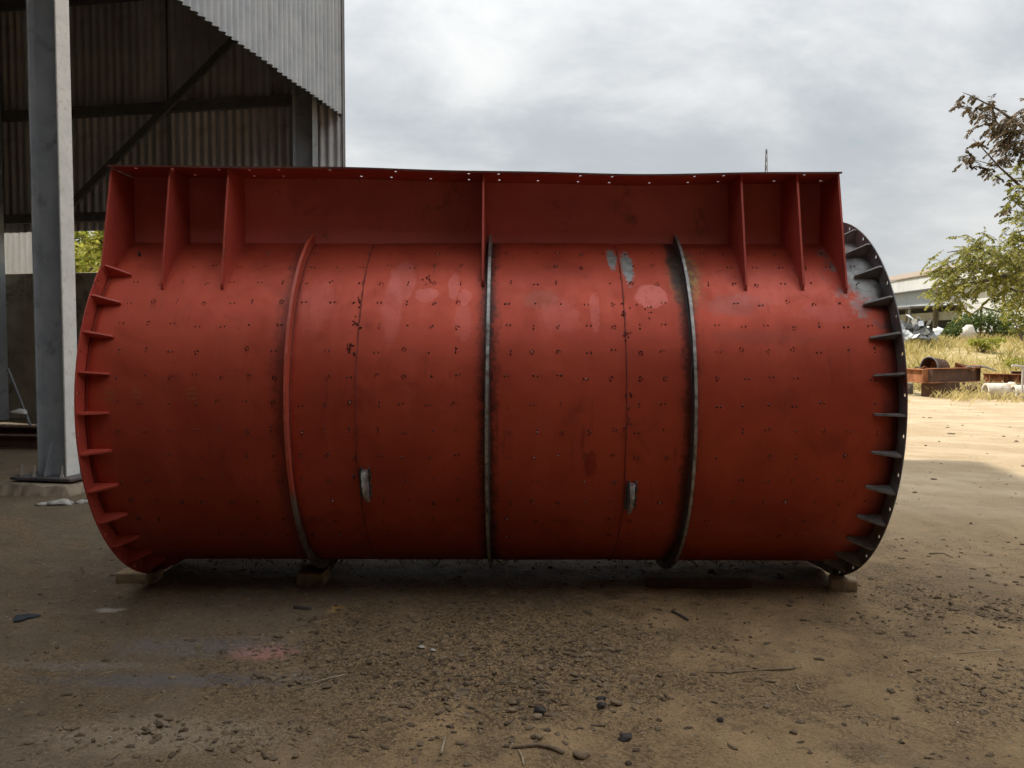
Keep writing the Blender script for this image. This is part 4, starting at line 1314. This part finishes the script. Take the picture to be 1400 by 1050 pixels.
def blades(name, count, area, hmin, hmax, wd, mats, seed, label, cat, dens=None, lean=0.35):
    rs = np.random.RandomState(seed)
    x = rs.uniform(area[0], area[1], count * 3); y = rs.uniform(area[2], area[3], count * 3)
    k = rs.uniform(0, 1, count * 3) < (dens(x, y) if dens else 1)
    x, y = x[k][:count], y[k][:count]
    z = ground_h(x, y) - 0.02
    V, F = [], []
    hh = rs.uniform(hmin, hmax, len(x)); an = rs.uniform(0, 6.283, len(x)); ln = rs.gauss if False else rs.normal(0, lean, (len(x), 2))
    for i in range(len(x)):
        c_, s_ = math.cos(an[i]) * wd, math.sin(an[i]) * wd
        k0 = len(V)
        V += [(x[i] - c_, y[i] - s_, z[i]), (x[i] + c_, y[i] + s_, z[i]),
              (x[i] + ln[i, 0] * hh[i] * .5 + c_ * .7, y[i] + ln[i, 1] * hh[i] * .5 + s_ * .7, z[i] + hh[i] * .6),
              (x[i] + ln[i, 0] * hh[i] * 1.1, y[i] + ln[i, 1] * hh[i] * 1.1, z[i] + hh[i])]
        F += [(k0, k0 + 1, k0 + 2), (k0, k0 + 2, k0 + 3)]
    o = raw(name, V, F, mats); tag(o, label, cat, kind='stuff')


def clump(x, y): return np.clip(0.25 + 2.2 * fbm(x, y, 0.55, 3, 55) + 0.25 * sstep(21, 26, y), 0.02, 1)


blades('dry_grass', 30000, (7, 34, 18.6, 42), 0.18, 0.55, 0.016, 'grass_dry', 1, 'dry yellow grass covering the bank beyond the track', 'grass', lambda x, y: clump(x, y) * sstep(18.6, 21.5, y + 1.5 * np.sin(x)))
blades('dry_tufts', 5000, (10, 24, 15.5, 21), 0.10, 0.38, 0.012, 'grass_dry', 5, 'tufts of dry grass at the edge of the track round the girders', 'grass', lambda x, y: np.clip(3.2 * fbm(x, y, 0.9, 3, 57) - 0.1, 0, 1) * sstep(15.5, 19, y), 0.5)
blades('green_weeds', 3500, (12, 34, 25, 40), 0.25, 0.7, 0.024, 'grass_green', 2, 'greenish weeds growing among the dry grass of the bank', 'weeds', lambda x, y: np.clip(3 * fbm(x, y, 0.4, 3, 66), 0, 1))


blades('weeds_under_drum', 1500, (-2.2, 2.25, 0.05, 0.75), 0.02, 0.075, 0.004, 'leaf_brown', 6, 'weeds and litter in the dark strip under the drum', 'weeds', lambda x, y: np.clip(0.35 + 2 * fbm(x, y, 1.5, 3, 58), 0, 1), 0.6)


def shr(label, px, py, dist, rx, rz_, n_, mats, seed, size=0.10):
    q = at(px, py, dist); zg = gz(q.x, q.y)
    shrub(label, (q.x, q.y, zg - 0.03), rx, rx, rz_, n_, size, mats, seed, 'shrubs on the bank')


shr('broad dark green shrub right of the pale boulder on the bank', 1362, 455, 45, 1.6, 1.5, 1700, 'leaf_bush', 201)
shr('dark green shrub overhanging the pale boulder, left of the broad shrub', 1322, 450, 47, 1.1, 1.4, 1000, 'leaf_bush', 202)
shr('small green shrub left of the pale boulder under the canopy posts', 1300, 465, 43, 0.7, 0.7, 650, 'leaf_bush', 203, 0.08)
shr('yellow-green shrub low on the bank in front of the broad dark shrub', 1345, 472, 38, 0.9, 0.55, 700, 'leaf_bright', 204, 0.08)
shr('tall yellowish shrub at the right edge of the bank', 1400, 448, 42, 1.3, 2.2, 1500, 'leaf_green', 205)
shr('low yellowish shrub at the right edge in front of the tall one', 1396, 480, 33, 0.7, 0.5, 500, 'leaf_bright', 206, 0.07)

q = at(1321, 462, 44); tag(lump('boulder', 'pipe_concrete', (q.x, q.y, gz(q.x, q.y) + 0.35), 0.55, 0.5, 0.55, 31, 2, 0.22), 'pale rounded boulder among the shrubs on the bank', 'boulder')

# open rusty pole frame among the shrubs
q = at(1341, 445, 46); zg = gz(q.x, q.y)
PF = empty('pole_frame', (q.x, q.y, zg)); tag(PF, 'rusty pole frame with slanting rails standing among the shrubs', 'pole frame')
top = at(1341, 420, 46).z - zg
mb = MB(); mb.tube([(0, 0, -0.1), (0, 0, top)], 0.07, 7); mb.build('pole', 'rust_dark', PF)
mb = MB(); mb.tube([(2.2, 0, -0.1), (2.2, 0, top * 0.75)], 0.06, 7); mb.build('pole', 'rust_dark', PF)
mb = MB(); mb.tube([(-0.5, 0, top * 0.8), (0, 0, top), (1.1, 0, top * 0.86), (2.4, 0, top * 0.7)], 0.05, 6); mb.build('rail', 'rust_dark', PF)

# heap of scrap metal near the drum's right edge
q = on_ground(1250, 500); qs = at(1250, 475, 41)
SCR = empty('scrap_heap', (qs.x, qs.y, gz(qs.x, qs.y))); tag(SCR, 'tangled heap of grey scrap metal on the bank beside the drum', 'scrap heap')
rg = random.Random(8)
for k in range(34):
    mb = MB(); L = rg.uniform(0.5, 1.3); wd = rg.uniform(0.12, 0.4)
    vs = []
    for i in range(5):
        t = i / 4 - 0.5
        vs += [(t * L, -wd / 2, 0.12 * math.sin(i * 1.6 + k)), (t * L, wd / 2, 0.12 * math.sin(i * 1.4 + k + 1))]
    mb.add(vs, [(2 * i, 2 * i + 2, 2 * i + 3, 2 * i + 1) for i in range(4)])
    vs2 = [(v[0], v[1], v[2] + 0.02) for v in vs]
    mb.add(vs2, [(2 * i + 1, 2 * i + 3, 2 * i + 2, 2 * i) for i in range(4)])
    o = mb.build('scrap_piece', rg.choice(('dark_scale', 'bare_steel', 'galv_sheet', 'white_sheet', 'bright_steel', 'column_paint')), SCR)
    a = rg.uniform(0, 6.28); rr = abs(rg.gauss(0, 0.75))
    o.location = (math.cos(a) * rr, math.sin(a) * rr, max(0.08, 1.0 * (1 - rr / 1.6) * rg.uniform(0.3, 1.1) + 0.1))
    o.rotation_euler = (rg.uniform(-1.2, 1.2), rg.uniform(-1.2, 1.2), rg.uniform(0, 6.28))
for k, (px, py, dd, s, mt, lab) in enumerate(((1272, 458, 47, 0.42, 'stone_pale', 'pale stone lying beside the scrap heap under the canopy'), (1266, 463, 44, 0.34, 'pipe_concrete', 'rounded buff stone at the foot of the scrap heap'))):
    q = at(px, py, dd); tag(lump('stone', mt, (q.x, q.y, gz(q.x, q.y) + s * 0.5), s, s, s * 0.9, 300 + k, 2), lab, 'stone')
q = at(1281, 455, 46); zg = gz(q.x, q.y)
mb = MB(); mb.bbox(-0.17, 0.17, -0.15, 0.15, 0.12, 0.68, 0.02); o = mb.build('container', 'white_sheet', None, (q.x, q.y, zg)); 
mb = MB(); mb.bbox(-0.24, 0.24, -0.2, 0.2, -0.02, 0.117, 0.01); mb.build('stand', 'dark_scale', o)
tag(o, 'small white plastic container standing under the canopy', 'container')

# rusty plate girders at the edge of the track
GD = 24.5
q0 = on_ground(1272, 540)
def plate_girder(label, p0, p1, z0, hgt, mats, flange_mat=None, stiff=2):
    d = Vector((p1[0] - p0[0], p1[1] - p0[1], 0)); L = d.length
    t = empty('plate_girder', (p0[0], p0[1], z0), math.atan2(d.y, d.x)); tag(t, label, 'girder', 'rusty girders beside the track')
    mb = MB(); mb.box(0, L, -0.015, 0.015, 0.03, hgt - 0.03); mb.build('web', mats, t)
    for za, zb in ((0, 0.03), (hgt - 0.03, hgt)):
        mb = MB(); mb.bbox(0, L, -0.13, 0.13, za, zb, 0.006); mb.build('girder_flange', flange_mat or mats, t)
    for k in range(stiff):
        xx = L * (k + 0.5) / stiff if stiff > 2 else (0.02, L - 0.02)[k]
        mb = MB(); mb.box(xx - 0.012, xx + 0.012, -0.125, 0.125, 0.031, hgt - 0.031); mb.build('stiffener', mats, t)
    return t


pc = at(1268, 512, 25.5); zg = gz(pc.x, pc.y)
pl = at(1200, 505, 28.5); pr = at(1336, 505, 26.8)
plate_girder('orange rusty girder running from behind the drum to the corner', (pl.x, pl.y), (pc.x - 0.02, pc.y), at(1268, 524, 25.5).z, 0.43, 'rust')
plate_girder('dark rusty girder with cut right end beside the track', (pc.x + 0.03, pc.y), (pr.x, pr.y), at(1268, 524, 25.5).z, 0.46, 'rust_dark', 'rust')
mb = MB(); pa, pb = at(1275, 530, 25.7), at(1312, 530, 26.2)
mb.box(0, 0.9, -0.3, 0.3, -0.1, at(1268, 523, 25.5).z - zg - 0.02)
o = mb.build('support_block', 'rust_dark', None, (pa.x, pa.y + 0.3, zg)); o.rotation_euler = (0, 0, 0.2)
for k in range(3):
    mb2 = MB(); mb2.box(0.1 + k * 0.3, 0.14 + k * 0.3, -0.33, -0.302, 0.0, 0.30); mb2.build('rib', 'rust_dark', o)
tag(o, 'dark rusty steel box carrying the cut girder beside the track', 'support block')
mb = MB(); mb.bbox(0, 0.5, -0.35, 0.35, -0.1, at(1220, 523, 27.8).z - zg, 0.02)
pa = at(1222, 528, 27.8); o = mb.build('support_block', 'concrete', None, (pa.x, pa.y, zg)); 
mb2 = MB(); mb2.box(0.05, 0.45, -0.38, -0.352, 0.05, 0.2); mb2.build('cast_panel', 'concrete', o)
tag(o, 'concrete block under the orange girder beside the drum', 'support block')

pa, pb = at(1345, 505, 28.5), at(1445, 497, 27.0)
plate_girder('long rusty girder lying at the right edge on the bank', (pa.x, pa.y), (pb.x, pb.y), gz(pa.x, pa.y) + 0.30, 0.30, 'rust', stiff=5)
pa, pb = at(1383, 494, 29.5), at(1440, 492, 29.0)
plate_girder('short dark rusty girder behind the long one at the right edge', (pa.x, pa.y), (pb.x, pb.y), gz(pa.x, pa.y) + 0.35, 0.22, 'rust_dark')
# rusty scoop lying on the girders
ps = at(1281, 503, 26.2)
SC_ = empty('scrap_scoop', (ps.x, ps.y + 0.1, at(1281, 505, 26.0).z), 0.5); tag(SC_, 'rusty curved scoop lying on top of the girders', 'scrap scoop')
mb = MB(); V = []
for i in range(11):
    a = R_(-10 + 19 * i)
    V += [(-0.30, math.cos(a) * 0.30, 0.02 + max(0, math.sin(a)) * 0.36), (0.30, math.cos(a) * 0.30, 0.02 + max(0, math.sin(a)) * 0.30)]
mb.add(V, [(2 * i, 2 * i + 2, 2 * i + 3, 2 * i + 1) for i in range(10)]); mb.add([(q[0], q[1] * 0.93, q[2] * 0.93) for q in V], [(2 * i + 1, 2 * i + 3, 2 * i + 2, 2 * i) for i in range(10)])
mb.build('curved_plate', 'rust_dark', SC_)
mb = MB(); mb.prism([(math.cos(R_(18 * i)) * 0.29, 0.02 + math.sin(R_(18 * i)) * 0.30) for i in range(11)], 0, 0.10, 0.12); mb.build('scoop_back', 'rust', SC_)
mb = MB(); mb.tube([(-0.31, math.cos(R_(18 * i)) * 0.31, 0.02 + math.sin(R_(18 * i)) * 0.37) for i in range(11)], 0.025, 6); mb.build('rim', 'dark_girt', SC_)
mb = MB(); mb.tube([(-0.3, -0.3, 0.03), (0.35, 0.15, 0.22)], 0.03, 6); mb.build('arm', 'dark_girt', SC_)

rgs = random.Random(21)
SP = empty('scrap_bundle', (ps.x + 0.75, ps.y + 0.35, at(1281, 505, 26.0).z - 0.12)); tag(SP, 'loose rusty scrap strewn on top of the girders behind the scoop', 'scrap')
for k in range(16):
    mb = MB(); L = rgs.uniform(0.25, 0.8)
    if k % 2: mb.tube([(-L / 2, 0, 0), (0, rgs.uniform(-.08, .08), rgs.uniform(0, .08)), (L / 2, 0, 0)], 0.025, 6)
    else: mb.bbox(-L / 2, L / 2, -0.12, 0.12, 0, 0.02, 0.004)
    o = mb.build('scrap_piece', rgs.choice(('rust', 'rust_dark', 'dark_girt')), SP, (rgs.uniform(-1.3, 0.9), rgs.uniform(-.2, .4), rgs.uniform(0.0, 0.22))); o.rotation_euler = (rgs.uniform(-.6, .6), rgs.uniform(-.6, .6), rgs.uniform(0, 6.28))
# concrete pipes lying on the ground
def pipe(label, px, py, dist, L, r, rz):
    q = at(px, py, dist); zg = gz(q.x, q.y)
    mb = MB(); k = 26
    for xx0, xx1, ra, rb in ((0, L - 0.12, r, r), (L - 0.12, L - 0.10, r, r * 1.16), (L - 0.10, L, r * 1.16, r * 1.16)):
        V = [(xx, rr * math.cos(2 * math.pi * i / k), rr * math.sin(2 * math.pi * i / k)) for xx, rr in ((xx0, ra), (xx1, rb)) for i in range(k)]
        mb.add(V, [(i, (i + 1) % k, k + (i + 1) % k, k + i) for i in range(k)])
    ri = r * 0.78
    V = [(xx, ri * math.cos(2 * math.pi * i / k), ri * math.sin(2 * math.pi * i / k)) for xx in (0, L) for i in range(k)] + \
        [(0, r * math.cos(2 * math.pi * i / k), r * math.sin(2 * math.pi * i / k)) for i in range(k)] + [(L, r * 1.16 * math.cos(2 * math.pi * i / k), r * 1.16 * math.sin(2 * math.pi * i / k)) for i in range(k)]
    mb.add(V, [(i, k + i, k + (i + 1) % k, (i + 1) % k) for i in range(k)] + [(2 * k + i, i, (i + 1) % k, 2 * k + (i + 1) % k) for i in range(k)] + [(k + i, 3 * k + i, 3 * k + (i + 1) % k, k + (i + 1) % k) for i in range(k)])
    o = mb.build('concrete_pipe', 'pipe_concrete', None, (q.x, q.y, zg + r * 0.93)); o.rotation_euler = (0, 0, rz)
    tag(o, label, 'pipe', 'pale concrete pipes beside the track')


pipe('pale concrete pipe lying under the long rusty girder', 1347, 531, 25.0, 0.80, 0.25, -0.10)
pipe('pale concrete pipe half cut by the right edge of the view', 1385, 533, 24.6, 1.0, 0.23, -0.16)
# white post beside
q = on_ground(1397, 548); mb = MB(); mb.tube([(0, 0, -0.05), (0, 0, 1.0)], 0.03, 8); mb.tube([(0, 0, 1.0), (-0.32, 0, 1.03)], 0.035, 8)
tag(mb.build('bent_pipe', 'stone_pale', None, (q.x, q.y, gz(q.x, q.y))), 'thin pale upright pipe bent over at the right edge', 'pipe')


# ------------------------------------------------------------------ loose soil, stones and litter on the yard floor
def clod_mesh(V, F, c0, r, rg):
    ph = (1 + 5 ** 0.5) / 2
    ico = [(-1, ph, 0), (1, ph, 0), (-1, -ph, 0), (1, -ph, 0), (0, -1, ph), (0, 1, ph), (0, -1, -ph), (0, 1, -ph), (ph, 0, -1), (ph, 0, 1), (-ph, 0, -1), (-ph, 0, 1)]
    fs = [(0, 11, 5), (0, 5, 1), (0, 1, 7), (0, 7, 10), (0, 10, 11), (1, 5, 9), (5, 11, 4), (11, 10, 2), (10, 7, 6), (7, 1, 8), (3, 9, 4), (3, 4, 2), (3, 2, 6), (3, 6, 8), (3, 8, 9), (4, 9, 5), (2, 4, 11), (6, 2, 10), (8, 6, 7), (9, 8, 1)]
    k = len(V); a = rg.uniform(0, 6.28); ca, sa = math.cos(a), math.sin(a)
    sx, sy, sz = rg.uniform(0.8, 1.9), rg.uniform(0.5, 1.0), rg.uniform(0.3, 0.6)
    for q in ico:
        j = rg.uniform(0.55, 1.25) * r / 1.9
        xx, yy, zz = q[0] * sx * j, q[1] * sy * j, q[2] * sz * j
        V.append((c0[0] + xx * ca - yy * sa, c0[1] + xx * sa + yy * ca, c0[2] + zz))
    F.extend([(i + k, j + k, l + k) for i, j, l in fs])


rs = np.random.RandomState(3); rg = random.Random(33)
V, F = [], []
xs_ = rs.uniform(-3.2, 4.4, 190000); ys_ = rs.uniform(-3.0, 1.0, 190000)
keep = rs.uniform(0, 1, 190000) < (0.016 * (1 + 4 * np.clip(fbm(xs_, ys_, 3, 3, 88), 0, 1)) + 0.42 * rubble_mask(xs_, ys_) ** 1.2)
xs_, ys_ = xs_[keep], ys_[keep]; zs_ = ground_h(xs_, ys_)
for xx, yy, zz in zip(xs_, ys_, zs_):
    r = 0.004 + 0.018 * rg.random() ** 5
    clod_mesh(V, F, (xx, yy, zz + r * 0.2), r, rg)
o = raw('soil_crumbs', V, F, 'clod_soil'); tag(o, 'brown crumbs of soil strewn over the yard floor before the drum', 'soil', kind='stuff')
V, F = [], []
xs_ = rs.uniform(3.0, 24, 1500); ys_ = 1 + 19 * rs.uniform(0, 1, 1500) ** 1.3; zs_ = ground_h(xs_, ys_)
for xx, yy, zz in zip(xs_, ys_, zs_):
    r = 0.008 + 0.035 * rg.random() ** 7
    clod_mesh(V, F, (xx, yy, zz + r * 0.15), r, rg)
o = raw('track_gravel', V, F, 'clod_soil'); tag(o, 'scattered gravel on the sunlit earth track', 'gravel', kind='stuff')
V, F = [], []
for k in range(120):
    xx, yy = rg.uniform(-3.3, 4.0), rg.uniform(-2.9, 0.6)
    clod_mesh(V, F, (xx, yy, gz(xx, yy) + 0.002), rg.uniform(0.003, 0.007), rg)
o = raw('pale_chips', V, F, 'stone_pale'); tag(o, 'tiny pale chips scattered over the yard floor', 'chips', kind='stuff')
# straws and twiglets
W = MB()
for k in range(420):
    xx, yy = rg.uniform(-3.0, 4.2), rg.uniform(-3.0, 0.8)
    a = rg.uniform(0, 6.28); l = rg.uniform(0.02, 0.09)
    p0 = Vector((xx, yy, gz(xx, yy) + 0.003)); x1, y1 = xx + math.cos(a) * l, yy + math.sin(a) * l
    p1 = Vector((x1, y1, gz(x1, y1) + 0.004)); pm_ = (p0 + p1) / 2 + Vector((rg.gauss(0, .006), rg.gauss(0, .006), 0.003))
    W.tube([p0, pm_, p1], [0.0010, 0.0012, 0.0006], 4)
o = W.build('straw_litter', 'straw', None); tag(o, 'bits of straw and twig littering the yard floor', 'litter', kind='stuff')

V, F = [], []
for k in range(150):
    q = at(rg.uniform(1305, 1420), rg.uniform(500, 516), rg.uniform(27.2, 30.5))
    clod_mesh(V, F, (q.x, q.y, gz(q.x, q.y) + rg.uniform(0.02, 0.22)), rg.uniform(0.06, 0.22), rg)
for k in range(24):
    q = at(rg.uniform(1238, 1310), rg.uniform(485, 500), rg.uniform(28.2, 31)); clod_mesh(V, F, (q.x, q.y, gz(q.x, q.y) + 0.1), rg.uniform(0.06, 0.16), rg)
o = raw('earth_lumps', V, F, 'rust_dark'); tag(o, 'dark lumps of earth and scrap heaped behind the rusty girders', 'earth', kind='stuff')
# single stones
for k, (px, py, r, mt, lab) in enumerate((
        (738, 972, 0.024, 'stone_dark', 'black round stone, largest in the cluster before the drum'),
        (733, 979, 0.020, 'clod_soil', 'brown stone touching the black round stone in front'),
        (822, 955, 0.016, 'stone_dark', 'dark stone, upper one of the small cluster right of the middle'),
        (822, 965, 0.018, 'stone_dark', 'dark stone, lower one of the small cluster right of the middle'),
        (842, 962, 0.020, 'clod_soil', 'flat brown stone beside the small dark cluster'),
        (855, 1006, 0.022, 'stone_dark', 'dark stone near the bottom edge right of the thick root'),
        (795, 1032, 0.026, 'clod_soil', 'rounded brown stone at the bottom by the thick root'),
        (735, 1006, 0.018, 'clod_soil', 'small flat brown stone above the thick root'),
        (700, 973, 0.016, 'clod_soil', 'brown stone left of the black round stone'),
        (592, 889, 0.012, 'stone_pale', 'small white stone in the crumbled soil before the drum'),
        (576, 886, 0.013, 'stone_pale', 'small white stone just left of another in the crumbled soil'),
        (985, 984, 0.014, 'stone_dark', 'small dark stone lying alone at lower right'))):
    q = on_ground(px, py); o = lump('stone', mt, (q.x, q.y, gz(q.x, q.y) + r * 0.45), r * 1.3, r, r * 0.7, 400 + k, 2, 0.32); tag(o, lab, 'stone', 'stones on the yard floor')
for k, (px, py, r) in enumerate(((84, 690, 0.09), (60, 691, 0.05), (112, 688, 0.05))):
    q = on_ground(px, py); o = lump('rubble_piece', 'stone_pale', (q.x, q.y, gz(q.x, q.y) + r * 0.2), r * 1.3, r * 0.8, r * 0.4, 440 + k, 2, 0.35)
    tag(o, ('flat pale rubble piece before the column footing, largest of three', 'small pale rubble piece left of the largest before the footing', 'small pale rubble piece at the right of the footing')[k], 'rubble', 'rubble at the column footing')


def stick(label, pts, r0, r1, mats, name='stick'):
    P = []
    for px, py, hh in pts:
        q = on_ground(px, py); P.append((q.x, q.y, gz(q.x, q.y) + hh + r0))
    mb = MB(); mb.tube(P, [r0 + (r1 - r0) * i / (len(P) - 1) for i in range(len(P))], 7)
    tag(mb.build(name, mats, None, smooth=True), label, 'stick', 'sticks on the yard floor')


stick('long thin straight stick lying on bare soil at right', [(966, 917, 0), (1010, 916, 0.002), (1050, 914, 0.002), (1088, 912, 0)], 0.003, 0.006, 'twig')
stick('short dark stick close to the drum right of the middle', [(919, 836, 0), (930, 841, 0.003), (941, 846, 0)], 0.008, 0.007, 'stone_dark')
stick('thick crooked root at the bottom before the drum', [(700, 1020, 0), (735, 1017, 0.004), (755, 1022, 0.006), (770, 1029, 0.002)], 0.006, 0.011, 'twig')
stick('thin stick pointing at the right side of the crumbled soil on the left', [(423, 933, 0), (448, 926, 0.002), (472, 920, 0)], 0.003, 0.004, 'straw')
stick('upright-lying pale twig at the bottom left of the middle', [(603, 1030, 0), (606, 1018, 0.004), (609, 1006, 0)], 0.007, 0.004, 'straw')
stick('pale forked twig at the bottom under the thick root', [(709, 1022, 0), (714, 1033, 0.003), (716, 1044, 0)], 0.004, 0.005, 'straw')
stick('thin pale stick curved on the soil at far right', [(1304, 893, 0), (1340, 891, 0.001), (1370, 889, 0)], 0.002, 0.003, 'straw')
stick('pale curved twig right of the drum in the shade', [(1270, 757, 0), (1290, 757, 0.004), (1303, 763, 0)], 0.006, 0.004, 'straw')
stick('bent pale twig below the long straight stick', [(1089, 934, 0), (1094, 943, 0.003), (1108, 945, 0)], 0.004, 0.003, 'straw')
q = on_ground(33, 843)
tag(lump('rag', 'blue_rag', (q.x, q.y, gz(q.x, q.y) + 0.006), 0.05, 0.05, 0.007, 71, 3, 0.5), 'dark blue crumpled rag on the ground at far left', 'rag')
q = on_ground(413, 831)
mb = MB(); mb.bbox(-0.06, 0.06, -0.012, 0.012, 0, 0.015, 0.003); o = mb.build('wood_sliver', 'stone_dark', None, (q.x, q.y, gz(q.x, q.y))); o.rotation_euler = (0, 0, -0.25)
tag(o, 'dark sliver of wood beside the yellow stain on the ground', 'wood sliver')
